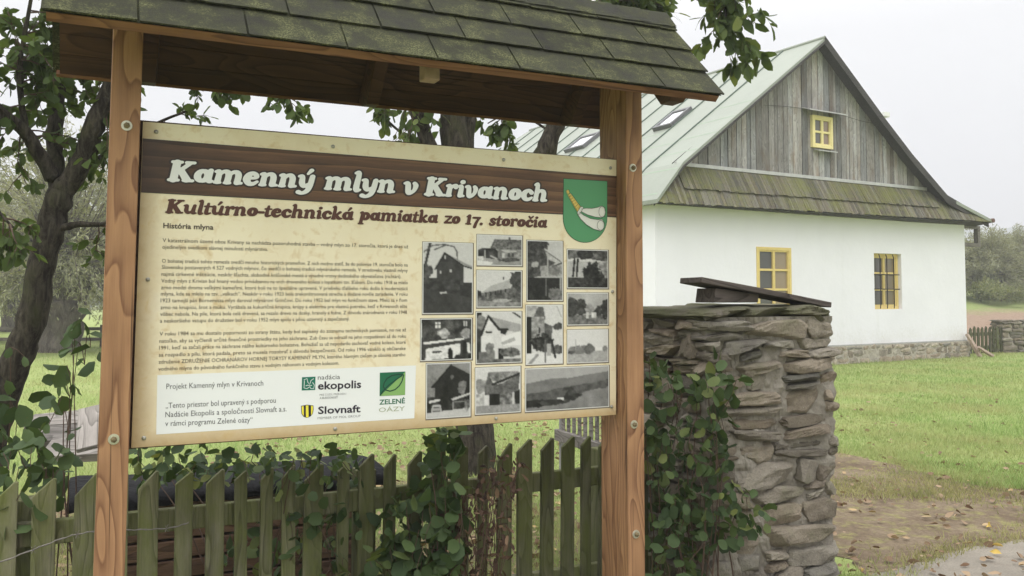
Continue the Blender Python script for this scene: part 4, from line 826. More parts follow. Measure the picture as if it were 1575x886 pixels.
    p = Pic(66, 54, .25).poly(rect(0, 0, 1, .5), .25, .3, 8, 2).poly(rect(.28, .07, .38, .22), .95).line([(.33, .07), (.33, .22)], .01, .3).line([(.28, .145), (.38, .145)], .01, .3).poly(rect(.83, .05, .91, .18), .8).line([(.87, .05), (.87, .18)], .01, .3).bush(.45, .35, .12, .12, .7, 4, .4).bush(.88, .36, .1, .12, .65, 5).poly([(.04, .56), (.85, .47), (.85, .52), (.05, .62)], .95).poly([(.1, .72), (.78, .6), (.76, .95), (.08, 1)], .92, .25, 18, 6).poly(rect(.82, .55, .9, .9), .12).poly([(.9, .6), (.96, .6), (.98, .85), (.92, .85)], .92).bush(.58, .86, .05, .15, .1, 8).bush(.3, .8, .1, .03, .3, 9).bush(.9, .93, .25, .08, .2, 10).poly(rect(0, .1, .02, .45), .9); o.append((p.grain(.1, 9), (646.8, 490.2, 725.8, 552.8)))
    p = Pic(62, 68, .86).poly(rect(0, 0, .12, 1), .22, .2, 8, 2).bush(.1, .2, .12, .14, .5, 3).poly([(.25, .08), (1, .25), (1, .42), (.5, .34)], .66, .08).poly([(.26, .1), (.1, .45), (.1, .95), (.52, .9), (.53, .38), (.47, .32)], .88, .08).line([(.26, .08), (.1, .46)], .02, .12).line([(.26, .08), (.5, .34), (.68, .35)], .025, .15).poly([(.52, .33), (.7, .34), (.64, .45), (.54, .42)], .15).poly(rect(.2, .37, .33, .41), .1, wob=.02).poly([(.54, .5), (.98, .38), (1, .66), (.55, .66)], .95).poly([(.55, .6), (.84, .5), (.88, .57), (.56, .66)], .7).poly(rect(.48, .72, .6, .93), .08).bush(.75, .8, .22, .1, .4, 6, .4).poly(rect(.05, .78, .4, 1), .45, .25, 10, 8).bush(.3, .72, .1, .12, .5, 9).poly(rect(0, .92, 1, 1), .45, .3, 12, 11).line([(.8, 0), (1, .12)], .015, .2); o.append((p.grain(.06, 10), (732, 479.4, 802, 557.4)))
    p = Pic(58, 70, .62).poly(rect(0, 0, 1, .6), .58, .08, 4, 2).bush(.12, .5, .15, .3, .5, 3).poly([(.56, .03), (.12, .43), (.19, .45), (.2, .64), (1, .64), (1, .22)], .14, .07, 10, 4).line([(.56, .03), (.12, .43)], .015, .06).bush(.58, .25, .04, .05, .4, 5).bush(.82, .45, .1, .14, .45, 6).poly(rect(0, .62, 1, .9), .16, .3, 16, 7).poly([(.05, .68), (.3, .65), (.32, .69), (.05, .73)], .85).poly([(.55, .66), (1, .56), (1, .6), (.6, .7)], .8).line([(.12, .88), (.14, .78), (.3, .78), (.33, .88)], .02, .75).line([(.14, .84), (.3, .84)], .03, .65).line([(.6, .86), (.6, .72), (.85, .72)], .015, .6).bush(.43, .62, .06, .25, .1, 8, .1).poly([(.0, .9), (1, .84), (1, 1), (0, 1)], .78, .05).bush(.92, .78, .07, .14, .5, 9, .5); o.append((p.grain(.06, 11), (655.4, 559.2, 723.5, 640.3)))
    p = Pic(60, 62, .86).bush(.1, .4, .14, .15, .6, 2).poly([(.28, .1), (.95, .1), (1, .15), (.55, .35), (.38, .3)], .55, .35, 22, 3).poly([(.28, .1), (.38, .3), (.58, .28), (.5, .1)], .45, .3, 12, 4).poly([(.28, .1), (.2, .42), (.2, .6), (.95, .58), (1, .15), (.6, .35), (.4, .38)], .4, .2, 18, 5).line([(.38, .37), (1, .15)], .025, .15).poly(rect(.0, .56, .18, .85), .75, .3, 14, 6).poly(rect(.3, .58, .53, .83), .1, .08).poly(rect(.53, .58, .9, .85), .5, .4, 18, 7).poly([(.85, .57), (1, .5), (1, .84), (.9, .84)], .15).line([(.84, .58), (.84, .84)], .025, .8).poly(rect(0, .82, 1, 1), .6, .15, 16, 8); o.append((p.grain(.07, 12), (730.8, 565.6, 800.5, 633.7)))
    p = Pic(112, 56, .68).poly([(0, .35), (.12, .31), (.3, .25), (.5, .26), (.7, .2), (1, .13), (1, 1), (0, 1)], .47, .08, 10, 2).poly([(0, .58), (.2, .56), (.4, .48), (.55, .44), (.8, .4), (1, .32), (1, .6), (.4, .8), (0, .85)], .33, .15, 24, 3, .02).poly([(.0, .95), (.3, .85), (.55, .78), (.7, .6), (1, .5), (1, 1), (0, 1)], .52, .1, 12, 5).bush(.52, .65, .1, .18, .2, 6).poly([(.36, .72), (.43, .56), (.5, .54), (.44, .72)], .36).poly(rect(.365, .72, .45, .81), .88).bush(.1, .82, .18, .1, .14, 7).bush(.3, .82, .15, .08, .25, 8).bush(.93, .5, .05, .06, .3, 9).bush(.6, .68, .08, .03, .2, 10); o.append((p.grain(.05, 13), (807.6, 566.9, 936.7, 625.7)))
    return o
N_ph = NT("photo_print"); M_photo = N_ph.fin(N_ph.attr().outputs['Color'], .4, .35); M_border = m_ink("photo_border", (.66, .66, .65)); M_shadow = m_ink("printed_border_line", (.16, .13, .10))
for p, (x0, y0, x1, y1) in pics():
    a, b = bp(x0, y0), bp(x1, y1); A_ = np.clip(p.A, .05, .93); lin = ((A_ + .055) / 1.055) ** 2.4 * .82; e_ = .0038
    flat("photo_edge", M_shadow, [[(a[0] - .002, b[1] - .005), (b[0] + .005, b[1] - .005), (b[0] + .005, a[1] + .002), (a[0] - .002, a[1] + .002)]], 1)
    flat("photo_frame", M_border, [[(a[0], b[1]), (b[0], b[1]), (b[0], a[1]), (a[0], a[1])]], 2)
    h, w = lin.shape; gx, gz = np.meshgrid(np.linspace(a[0] + e_, b[0] - e_, w), np.linspace(a[1] - e_, b[1] + e_, h)); m = MB()
    V = np.stack([gx.ravel(), np.full(w * h, -LAY * 3), gz.ravel()], 1); T = np.stack([lin.ravel() * 1.0, lin.ravel() * .985, lin.ravel() * .97], 1)
    m.arr(V, [(j * w + i, (j + 1) * w + i, (j + 1) * w + i + 1, j * w + i + 1) for j in range(h - 1) for i in range(w - 1)], T); m.build("old_photograph", M_photo, pan)

# the little roof
RZ = bp(1021, 29, 0.0); EZ = bp(1104.5, 143, -.39); EL = bp(71, 22, -.39); print("sign roof", RZ, EZ, EL)
XL, XR, ZR, ZE, OV = EL[0], EZ[0] , RZ[1], EZ[1] - .004, .39
SL = math.hypot(OV, ZR - ZE); ang = math.atan2(ZR - ZE, OV)
def m_asph():
    N = NT("asphalt_shingle"); co = N.co((1, 1, 1), False); a = N.noise(co, 480, 3, .8); b = N.noise(co, 3.2, 6, .65); c = N.noise(co, 150, 5, .8); d = N.noise(co, 13, 5, .7)
    col = N.mix(N.ramp(a, [(.35, 0.0), (.7, 1.0)]), (.016, .016, .015), (.062, .061, .054)); col = tinted(N, col)
    mo = N.math('ADD', N.math('MULTIPLY', b, .5), N.math('MULTIPLY', d, .5)); col = N.mix(N.math('MULTIPLY', N.ramp(mo, [(.36, 0.0), (.58, .9)]), N.ramp(c, [(.3, .3), (.6, 1.0)])), col, (.062, .066, .028))
    col = N.mix(N.math('MULTIPLY', N.ramp(mo, [(.49, 0.0), (.6, .9)]), N.ramp(c, [(.48, 0.0), (.58, 1.0)])), col, (.17, .175, .085)); x = N.bump(a, .003, .9); N.bump(c, .004, .8, x); return N.fin(col, .95, .15)
M_asph = m_asph(); sroof = None
for sgn in (-1, 1):
    def P(s, x, up=0.0): return (x, sgn * (OV * s + math.sin(ang) * up), ZR - (ZR - ZE) * s + math.cos(ang) * up)
    m = MB(); n = 7                                       # sheathing boards
    for k in range(n):
        s0, s1 = k / n + .004, (k + 1) / n; t = random.uniform(.4, .6)
        m.add([P(s0, XL + .012, -.030), P(s0, XR - .012, -.030), P(s1, XR - .012, -.030), P(s1, XL + .012, -.030), P(s0, XL + .012, -.006), P(s0, XR - .012, -.006), P(s1, XR - .012, -.006), P(s1, XL + .012, -.006)], [(0, 1, 2, 3), (7, 6, 5, 4), (0, 4, 5, 1), (1, 5, 6, 2), (2, 6, 7, 3), (3, 7, 4, 0)], (t, t, t))
    sh_ = m.build("roof", M_post_shade, sign)
    f = MB(); f.add([P(1.0, XL, -.034), P(1.0, XR, -.034), P(1.022, XR, -.034), P(1.022, XL, -.034), P(1.0, XL, -.002), P(1.0, XR, -.002), P(1.022, XR, -.002), P(1.022, XL, -.002)], [(0, 1, 2, 3), (7, 6, 5, 4), (0, 4, 5, 1), (1, 5, 6, 2), (2, 6, 7, 3), (3, 7, 4, 0)]); f.build("fascia", M_fascia, sh_)
    m = MB(); m.add([P(.0, XL - .01, .001), P(.0, XR + .01, .001), P(1.025, XR + .01, .001), P(1.025, XL - .01, .001)], [(0, 3, 2, 1) if sgn > 0 else (0, 1, 2, 3)], (.3, .3, .3)); rows = 4; ex = .28; tab = .335
    for r in range(rows):                                  # courses from the eave up, each lapping the one below
        s1 = 1.035 - r * ex; s0 = s1 - ex - .05; x = XL - .012 - (tab * .5 if r % 2 else 0) - random.uniform(0, .1)
        while x < XR + .012:
            a, b = max(x + .0035, XL - .014), min(x + tab - .0035, XR + .014)
            if b > a + .02:
                t = random.choice([.36, .42, .46, .5, .54, .58]); l1 = .014 + random.uniform(0, .004); nn_ = 8; base_ = []; jit = [random.uniform(-.006, .006) for _ in range(nn_ + 1)]
                vs = []; 
                for i in range(nn_ + 1):
                    xx_ = a + (b - a) * i / nn_; vs += [P(max(s0, .0), xx_, .002), P(s1 + jit[i] * .6, xx_, l1), P(s1 + jit[i] * .6, xx_, l1 - .006)]
                fs = [];
                for i in range(nn_): q = 3 * i; fs += [(q, q + 1, q + 4, q + 3) if sgn < 0 else (q, q + 3, q + 4, q + 1), (q + 1, q + 2, q + 5, q + 4), (q + 2, q, q + 3, q + 5)]
                fs += [(0, 1, 2), (3 * nn_, 3 * nn_ + 2, 3 * nn_ + 1)]; m.add(vs, fs, (t * 1.01, t, t * .97))
            x += tab
    m.build("shingle_course", M_asph, sh_)
    for x_ in (XL + .32, .93, XR - .34, XR - .10) if sgn > 0 else (XR - .17,):   # rafters under the boards
        w_ = .036 if sgn > 0 else .045; q = MB(); Mx = Matrix(((1, 0, 0, x_), (0, sgn * OV / SL, sgn * math.sin(ang), 0), (0, -(ZR - ZE) / SL, math.cos(ang), ZR), (0, 0, 0, 1)))
        Lr = SL * (.985 if sgn > 0 else .97); q.add([Mx @ Vector(v) for v in ((-w_, .02, -.034), (w_, .02, -.034), (w_, Lr, -.034), (-w_, Lr, -.034), (-w_, .02, -.13), (w_, .02, -.13), (w_ * .72, Lr - .045, -.13), (-w_ * .72, Lr - .045, -.13), (w_ * .8, Lr, -.075), (-w_ * .8, Lr, -.075))], [(0, 1, 2, 3), (4, 7, 6, 5), (0, 4, 5, 1), (1, 5, 6, 8, 2), (0, 3, 9, 7, 4), (3, 2, 8, 9), (9, 8, 6, 7)]); q.build("rafter", M_post_shade, sh_, bevel=.003)
m = MB(); x = XL - .016
while x < XR:                                              # ridge caps
    a, b = x, min(x + .2, XR + .016); t = random.uniform(.4, .6); vs = []
    for xx_, l in ((a, .014), (b, .02)):
        for yy_ in (-1, 0, 1): vs.append((xx_, yy_ * OV * .2, ZR - (ZR - ZE) * .2 * abs(yy_) + l + .012))
    m.add(vs, [(0, 3, 4, 1), (1, 4, 5, 2)], (t, t, t)); m.add([(v[0], v[1], v[2] - .008) for v in vs], [(1, 4, 3, 0), (2, 5, 4, 1)], (t, t, t)); x += .16
m.build("ridge_cap", M_asph, sign)
m = MB(); m.box(XL + .1, XR - .1, -.045, .045, ZR - .2, ZR - .06); m.build("ridge_beam", M_post_shade, sign, bevel=.004)
m = MB(); lx = bp(660, 117, -.25); m.box(lx[0] - .032, lx[0] + .032, -.285, -.225, lx[1] - .022, lx[1] + .05); m.build("cleat", m_plain("pale_new_wood", (.34, .24, .17), .15, 20, .7), sign, bevel=.005)
# ---------------------------------------------------------------- picket fence behind the board
FY = .45
fence = thing("picket_fence", "low mossy picket fence with slanted tops running behind the notice board", "fence", SF.w(0, FY), SF.rot)
M_picket = m_wood("mossy_picket", (.065, .06, .042), (.24, .225, .16), 'z', 9, 9, .9, .92, .002, moss=(.125, .142, .04), moss_amt=.8, dirt=(.04, .04, .025))
PK = [(-72, -38, 744), (-10, 28, 741), (51, 88, 736), (111, 148, 729), (172, 200, 728), (214.5, 246, 725), (270, 297, 726), (318, 346, 722), (364, 383, 724), (400, 419, 720), (436, 456.5, 716), (465, 494, 714), (517, 535, 712), (550, 573.6, 699), (589, 607, 698.7), (625, 646, 694), (661, 685, 690), (700.5, 721.5, 687), (734, 748.5, 686), (762, 783.7, 682), (795.7, 818, 676), (830, 849, 674), (861.7, 880.6, 672), (891.7, 906, 671), (919, 936, 669), (949, 966, 668), (979, 994, 666), (1006, 1024, 664), (1037, 1055, 662)]
for i, (a, b, y) in enumerate(PK):
    xa, xb = bp(a, y, FY)[0], bp(b, y, FY)[0]; zt = bp(b, y, FY)[1]; w = xb - xa; m = MB(); cut = random.uniform(.7, 1.25) * w * .85; t = (.52 - .2 * max(0, i - 3) / 25) * random.uniform(.85, 1.15); z0 = random.uniform(.02, .08)
    tl = random.uniform(-.012, .012)
    m.prism([(0, 0), (w, 0), (w + tl, zt - z0), (w * .86 + tl, zt - z0 + .003), (tl, zt - z0 - cut)], 'y', -.011, .011, (t, t, t)); o = m.build("picket", M_picket, fence, bevel=.003)
    o.location = (xa, random.uniform(-.006, .006), z0)
ra, rb = bp(-90, 826, FY + .035), bp(1062, 690, FY + .035); rc = bp(720, 750, FY + .035)
for dz in (0, -.48):
    m = MB(); n = 16
    zc = rc[1] + dz
    for k in range(n): pass
    m.box(ra[0], rb[0], .013, .052, zc - .05, zc + .042); m.build("rail", M_picket, fence, bevel=.006)
for px in (40, 560, 925):
    xx = bp(px, 700, FY + .1)[0]; m = MB(); m.box(xx - .045, xx + .045, .055, .145, -.3, rc[1] + .12); m.build("fence_post", M_picket, fence, bevel=.006)
M_wire = m_plain("rusty_wire", (.20, .185, .17), .2, 60, .6, metal=.4)
w0 = [bp(x, y, .3) for x, y in ((-60, 885), (0, 865), (60, 842), (110, 824), (160, 816), (215, 815), (262, 812), (290, 804))]; wp = spline([SF.w(a, .3, b) for a, b in w0], 6)
m = MB(); m.tube([p + Vector((0, 0, .0015 * math.sin(i * 2.1))) for i, p in enumerate(wp)], .0022, 5); m.tube([p + Vector((.001, 0, .0032 * math.cos(i * 2.1))) for i, p in enumerate(wp)], .0018, 5)
for i in range(3, len(wp) - 1, 8):
    for s in (-1, 1): m.tube([wp[i] + Vector((0, -.008, -.012 * s)), wp[i], wp[i] + Vector((.006, .006, .014 * s))], .0016, 4)
tag(m.build("barbed_wire", M_wire), "rusty strand of barbed wire sagging in front of the left pickets", "wire")

# ---------------------------------------------------------------- stone gate pillar and the boards lying on it
PY = .06; pa, pb = bp(1084, 480, PY)[0], bp(1281, 480, PY)[0]; pz = bp(1200, 469, PY)[1]; PD = .62; print("pillar", pa, pb, pz)
pil = thing("stone_pillar", "rough fieldstone gate pillar with mossy cap slabs, ivy shrub at its left", "pillar", SF.w(pa, PY), SF.rot); PWd = pb - pa
M_fs = m_stone("field_stone", .34, 1.2)
m = MB(); n0 = len(m.V)
stone_face(m, 0, PWd, -.05, pz - .075, lambda x, z: ((x, .085 + random.uniform(-.022, .014), z), random.uniform(-.05, .05)), .035, .125, .10, .38, .10, True, .22, .10)
stone_face(m, .08, PD, -.05, pz - .075, lambda x, z: ((.07 + random.uniform(-.012, .014), x, z), R(90)), .035, .12, .10, .33, .10, True, .22, .10)
stone_face(m, .08, PD, -.05, pz - .075, lambda x, z: ((PWd - .07 + random.uniform(-.014, .012), x, z), R(90)), .05, .13, .15, .34, .10, False, .13)
stone_face(m, 0, PWd, -.05, pz - .075, lambda x, z: ((x, PD - .07, z), 0), .06, .13, .16, .40, .10, False, .13)
m.build("stonework", M_fs, pil)
def m_mortar():
    N = NT("old_mortar"); co = N.co((1, 1, 1), False); a = N.noise(co, 7, 7, .7); b = N.noise(co, 60, 6, .75)
    col = N.ramp(a, [(.3, (.15, .132, .108)), (.7, (.33, .305, .26))]); N.bump(b, .008, .9); return N.fin(col, .95, .15)
bm = bmesh.new(); bmesh.ops.create_cube(bm, size=1); bmesh.ops.subdivide_edges(bm, edges=bm.edges[:], cuts=70, use_grid_fill=True); c = MB()
for v in bm.verts:
    p = Vector((v.co.x * (PWd - .004) + PWd / 2, v.co.y * (PD - .004) + PD / 2, (v.co.z + .5) * (pz - .06))); q_ = Vector((p.x, p.y, p.z)); d = -.013 + .030 * mnoise.noise(q_ * 5.5) + .016 * mnoise.noise(q_ * 17) + .010 * mnoise.noise(q_ * 48); p += Vector((v.co.x, v.co.y, 0)).normalized() * d; c.V.append(tuple(p)); c.T.append((.5, .5, .5))
bm.verts.index_update(); c.Fc = [tuple(v.index for v in f.verts) for f in bm.faces]; bm.free(); c.build("mortar", m_mortar(), pil)
m = MB(); x = -.02; M_moss = m_stone("mossy_cap_stone", .95, .95)
for wd, y0, th_ in ((.31 * PWd, .02, .034), (.37 * PWd, -.03, .042), (.36 * PWd, .0, .036)):
    stone(m, (x + wd / 2, .29, pz - .035 + random.uniform(-.008, .008)), (wd / 2 + .012, .315, th_), random.uniform(-.05, .05), .24, True, .5, roll=random.uniform(-.03, .03)); x += wd * .97
stone(m, (.05, .33, pz - .05), (.1, .33, .035), .05, .24, True, .5); stone(m, (PWd - .10, .26, pz - .07), (.1, .26, .026), 0, .24, True, .5)
m.build("cap_slab", M_moss, pil)
P0, P1 = bp(1060, 432, .2), bp(1262, 470, .2); Lb = math.hypot(P1[0] - P0[0], P1[1] - P0[1]); an = math.atan2(P1[1] - P0[1], P1[0] - P0[0]); M_dkw = m_wood("dark_old_board", (.035, .028, .025), (.12, .10, .09), 'x', 9, 9, .8, .9, .002)
b = MB(); b.prism([(0, -.10), (Lb * .4, -.115), (Lb, -.08), (Lb * .985, .1), (Lb * .5, .11), (.01, .09)], 'z', -.014, .014); bo = b.build("loose_board", M_dkw, None, bevel=.003)
q = SF.w(P0[0], .2, P0[1] + .004); bo.location = q; bo.rotation_euler = Matrix.Rotation(SF.rot, 3, 'Z').to_4x4().to_3x3().to_euler(); bo.matrix_world = Matrix.Translation(q) @ Matrix.Rotation(SF.rot, 4, 'Z') @ Matrix.Rotation(-an, 4, 'Y')
tag(bo, "thin dark weathered board lying tilted across the top of the stone pillar", "board")
B0, B1 = bp(1082, 447, .2), bp(1150, 464, .2); b = MB(); b.prism([(B0[0], B1[1] - .004), (B1[0], B1[1] - .004), (B1[0] + .005, B0[1] - .02), (B0[0] + .012, B0[1] + .012)], 'y', .12, .27); bo = b.build("wood_block", M_dkw, None, bevel=.004); bo.matrix_world = SF_M = Matrix.Translation(SF.o) @ Matrix.Rotation(SF.rot, 4, 'Z')
tag(bo, "short brown timber block propping up the board on the pillar", "block")

# ---------------------------------------------------------------- trees
M_bark = m_barkk("dark_bark", (.018, .015, .012), (.085, .074, .057), (.06, .064, .028))
M_twig = m_plain("brown_twig", (.10, .062, .045), .2, 30, .8)
M_lf1 = m_leaf("tree_leaf", (.034, .058, .018), (.098, .142, .042), (.25, .25, .07), .4)
def tree(name, label, limbs, twigs, leaf, nl, base, tint=(.2, .62), width=.68):
    root = thing(name, label, "tree", base); tr, tw, lv = MB(), MB(), []; B_ = Vector(base)
    segs = []
    for pts, r0, r1 in limbs: segs.append(limb(tr, [Vector(p) - B_ for p in pts], r0, r1, 12 if r0 > .06 else 7))
    for li, f0, cnt, L, up in twigs:
        q = segs[li]
        for _ in range(cnt):
            k = int((f0 + (1 - f0) * random.random()) * (len(q) - 2)); p = q[k].lerp(q[k + 1], random.random()); d = (q[k + 1] - q[k]).normalized() * .5 + rv(.7) + Vector((0, 0, up)); twig(tw, lv, p, d, L * random.uniform(.6, 1.2), .006, leaf, nl, .5, 2, 1)
    t = tr.build("trunk", M_bark, root, smooth=True); tw.build("twig", M_twig, root); c = MB(); put_leaves(c, lv, tint=tint, width=width); c.build("crown", M_lf1, root, smooth=True); return root
a5 = lambda x, y, Y: at(x, y, Y)
base1 = at(-62, 848, 5.45); base1.z = 0
limbs = [([base1 + Vector((0, 0, -.1)), a5(-12, 680, 5.45), a5(20, 570, 5.4), a5(47, 493, 5.4), a5(74, 366, 5.4), a5(94, 295, 5.4)], .095, .078),
 ([a5(92, 300, 5.4), a5(125, 250, 5.4), a5(150, 180, 5.35), a5(185, 100, 5.35), a5(205, 30, 5.4), a5(215, -80, 5.5), a5(240, -200, 5.6)], .075, .03),
 ([a5(90, 310, 5.4), a5(84, 215, 5.5), a5(92, 120, 5.55), a5(90, 40, 5.6), a5(82, -60, 5.7), a5(60, -180, 5.8)], .06, .02),
 ([a5(82, 275, 5.4), a5(40, 205, 5.25), a5(2, 172, 5.1), a5(-50, 120, 4.9), a5(-140, 60, 4.8)], .05, .018),
 ([a5(92, 350, 5.4), a5(126, 345, 5.35), a5(160, 344, 5.3), a5(175, 330, 5.2)], .028, .008),
 ([a5(188, 95, 5.4), a5(260, 75, 5.55), a5(330, 95, 5.7), a5(390, 120, 5.8), a5(440, 150, 5.85)], .026, .007),
 ([a5(120, 255, 5.4), a5(170, 235, 5.6), a5(230, 195, 5.8), a5(290, 170, 5.9)], .022, .007),
 ([a5(40, 205, 5.25), a5(30, 120, 5.15), a5(40, 40, 5.1), a5(60, -60, 5.1)], .024, .008),
 ([a5(88, 130, 5.55), a5(140, 60, 5.6), a5(170, -20, 5.7), a5(180, -120, 5.8)], .026, .008),
 ([a5(2, 172, 5.1), a5(-20, 240, 4.95), a5(-10, 310, 4.85), a5(20, 350, 4.8)], .02, .006)]
tree("fruit_tree", "leaning dark fruit tree forking beside the left post of the notice board", limbs, [(1, .25, 18, .36, .1), (2, .15, 30, .38, .1), (3, .2, 18, .36, .0), (4, .3, 7, .22, -.2), (5, .2, 13, .28, -.3), (6, .3, 7, .26, -.2), (7, .2, 25, .34, .1), (8, .2, 18, .36, .1), (9, .3, 7, .22, -.3)], .080, 11, (base1.x, base1.y, 0))
YT = 8.0; base2 = at(732, 726, YT); base2.z = 0
limbs = [([base2 + Vector((0, 0, -.1)), a5(730, 640, YT), a5(722, 520, YT), a5(712, 400, YT), a5(704, 270, YT), a5(692, 130, YT), a5(680, 20, YT), a5(660, -150, YT)], .20, .09),
 ([a5(714, 420, YT), a5(690, 310, YT - .1), a5(660, 225, YT - .1), a5(640, 170, YT - .2), a5(600, 60, YT - .2), a5(560, -80, YT - .3)], .10, .04),
 ([a5(718, 450, YT), a5(770, 330, YT), a5(826, 255, YT), a5(850, 205, YT), a5(878, 130, YT), a5(920, 30, YT - .1), a5(960, -80, YT - .3)], .13, .055),
 ([a5(935, -10, YT - .15), a5(1010, -80, YT - .9), a5(1080, -90, 6.7), a5(1110, -20, 6.3), a5(1118, 50, 6.15)], .035, .007),
 ([a5(920, 30, YT - .1), a5(950, 8, YT), a5(990, 0, YT), a5(1030, -20, YT)], .02, .007),
 ([a5(712, 300, YT), a5(722, 190, YT + .2), a5(748, 60, YT + .4), a5(800, -80, YT + .6)], .08, .03),
 ([a5(700, 260, YT), a5(630, 215, YT + .2), a5(560, 150, YT + .3), a5(520, 90, YT + .3)], .02, .007),
 ([a5(850, 205, YT), a5(800, 175, YT), a5(770, 180, YT), a5(750, 190, YT)], .014, .005)]
tree("walnut_tree", "thick multi-stemmed tree behind the notice board with a leafy branch hanging over its roof", limbs, [(0, .75, 18, .6, .1), (1, .6, 22, .6, .1), (2, .75, 22, .55, .1), (3, .62, 15, .30, -.25), (3, .3, 9, .34, 0), (4, .1, 16, .3, .1), (5, .4, 26, .6, .1), (6, .5, 6, .3, -.2), (7, .4, 4, .2, -.3)], .125, 10, (base2.x, base2.y, 0), (.2, .74), .6)

# pollard willows in the meadow and beyond the field
M_will = m_leaf("willow_leaf", (.165, .175, .105), (.28, .29, .185), (.38, .375, .235), .35, .6); M_wbark = m_barkk("willow_bark", (.07, .06, .05), (.20, .175, .145), (.16, .16, .10), .35, .05)
def slivers(mb, P, D, L, W, tint):
    n = len(P); D = D / np.linalg.norm(D, axis=1, keepdims=True); S = np.cross(D, RNG.normal(size=(n, 3))); S /= np.linalg.norm(S, axis=1, keepdims=True) + 1e-9
    L = (L * RNG.uniform(.6, 1.3, n))[:, None]; W = (W * RNG.uniform(.7, 1.3, n))[:, None]; V = np.stack([P, P + D * L * .45 + S * W, P + D * L, P + D * L * .45 - S * W], 1); T = np.repeat(np.repeat(RNG.uniform(tint[0], tint[1], (n, 1)), 3, 1)[:, None, :], 4, 1)
    b = len(mb.V); mb.V.extend(map(tuple, V.reshape(-1, 3).tolist())); mb.T.extend(map(tuple, T.reshape(-1, 3).tolist())); mb.Fc.extend([(b + 4 * i, b + 4 * i + 1, b + 4 * i + 2, b + 4 * i + 3) for i in range(n)])
def willow(label, loc, H, Rr, hz, rt, shoots, per, group, lean=0, seed=1):
    random.seed(seed); root = thing("willow_tree", label, "tree", loc, 0, group); tr, tw, cr = MB(), MB(), MB()
    limb(tr, [(0, 0, -.3), (.05, 0, hz * .4), (lean * .5, .1, hz * .8), (lean, 0, hz + .15)], rt, rt * 1.15, 14, 5, .12)
    for k in range(7): a = k * .9; limb(tr, [(lean, 0, hz - .1), (lean + .5 * math.cos(a), .5 * math.sin(a), hz + .35), (lean + .9 * math.cos(a), .9 * math.sin(a), hz + .9)], rt * .45, rt * .2, 8, 4, .15)
    PP, DD = [], []
    for _ in range(shoots):
        a = random.uniform(0, 6.28); el = random.uniform(-.15, 1.45); L = (H - hz) * random.uniform(.55, 1.0) * (1.0 if el > .6 else Rr / (H - hz) * 1.1); d = Vector((math.cos(a) * math.cos(el), math.sin(a) * math.cos(el), math.sin(el))); p = Vector((lean, 0, hz + .3)) + d * .4; pts = [p]
        for i in range(7): d = (d + Vector((0, 0, -.10 if el < 1 else -.03)) + rv(.07)).normalized(); p = p + d * L / 7; pts.append(p)
        tw.tube(pts, [.03 * (1 - .85 * i / 7) for i in range(8)], 4, cap=False)
        for _ in range(per):
            i = min(6, int(random.random() ** .6 * 7)); q = pts[i].lerp(pts[i + 1], random.random()); PP.append(tuple(q + rv(.11))); DD.append(tuple((pts[i + 1] - pts[i]).normalized() * .8 + rv(.5) + Vector((0, 0, -.3))))
    slivers(cr, np.array(PP), np.array(DD), .16, .019, (.1, .75)); tr.build("trunk", M_wbark, root, smooth=True); tw.build("shoot", M_wbark, root); cr.build("crown", M_will, root); return root
wl = at(92, 540, 25.7); w_a = willow("stout pollard willow standing in the meadow left of the board", (wl.x, wl.y, 0), 6.6, 3.3, 2.0, .55, 260, 130, "willows in the meadow", .15, 11)
for px, Y, s, rz, lb in ((-70, 31, 1.05, 2.0, "pollard willow at the far left edge of the meadow"), (205, 33, 1.1, 4.0, "pollard willow half hidden behind the left post of the board"), (25, 41, 1.15, 1.0, "farther willow in the meadow left of the stout pollard")):
    c = copy_tree(w_a, None, lb); p = at(px, 500, Y); c.location = (p.x, p.y, 0); c.scale = (s, s, s); c.rotation_euler = (0, 0, rz)
wr_ = at(1498, 461, 45); w_b = willow("round grey willow growing beyond the ploughed field beside the house corner", (wr_.x + .9, wr_.y, wr_.z), 3.1, 2.4, .8, .3, 260, 150, "willows beyond the field", -.2, 23)
for px, py, Y, s, rz, lb in ((1572, 452, 50, 1.05, 1.2, "taller willow behind the round one at the right edge"), (1625, 450, 47, 1.1, 3.0, "willow at the far right just outside the round pair"), (1548, 440, 78, 1.15, 5, "distant hazy willow between the round willow and the taller one"), (1460, 440, 85, 1.1, 2.2, "distant willow behind the house corner")):
    c = copy_tree(w_b, None, lb); p = at(px, py, Y); c.location = tuple(p); c.scale = (s, s, s); c.rotation_euler = (0, 0, rz)
random.seed(99)
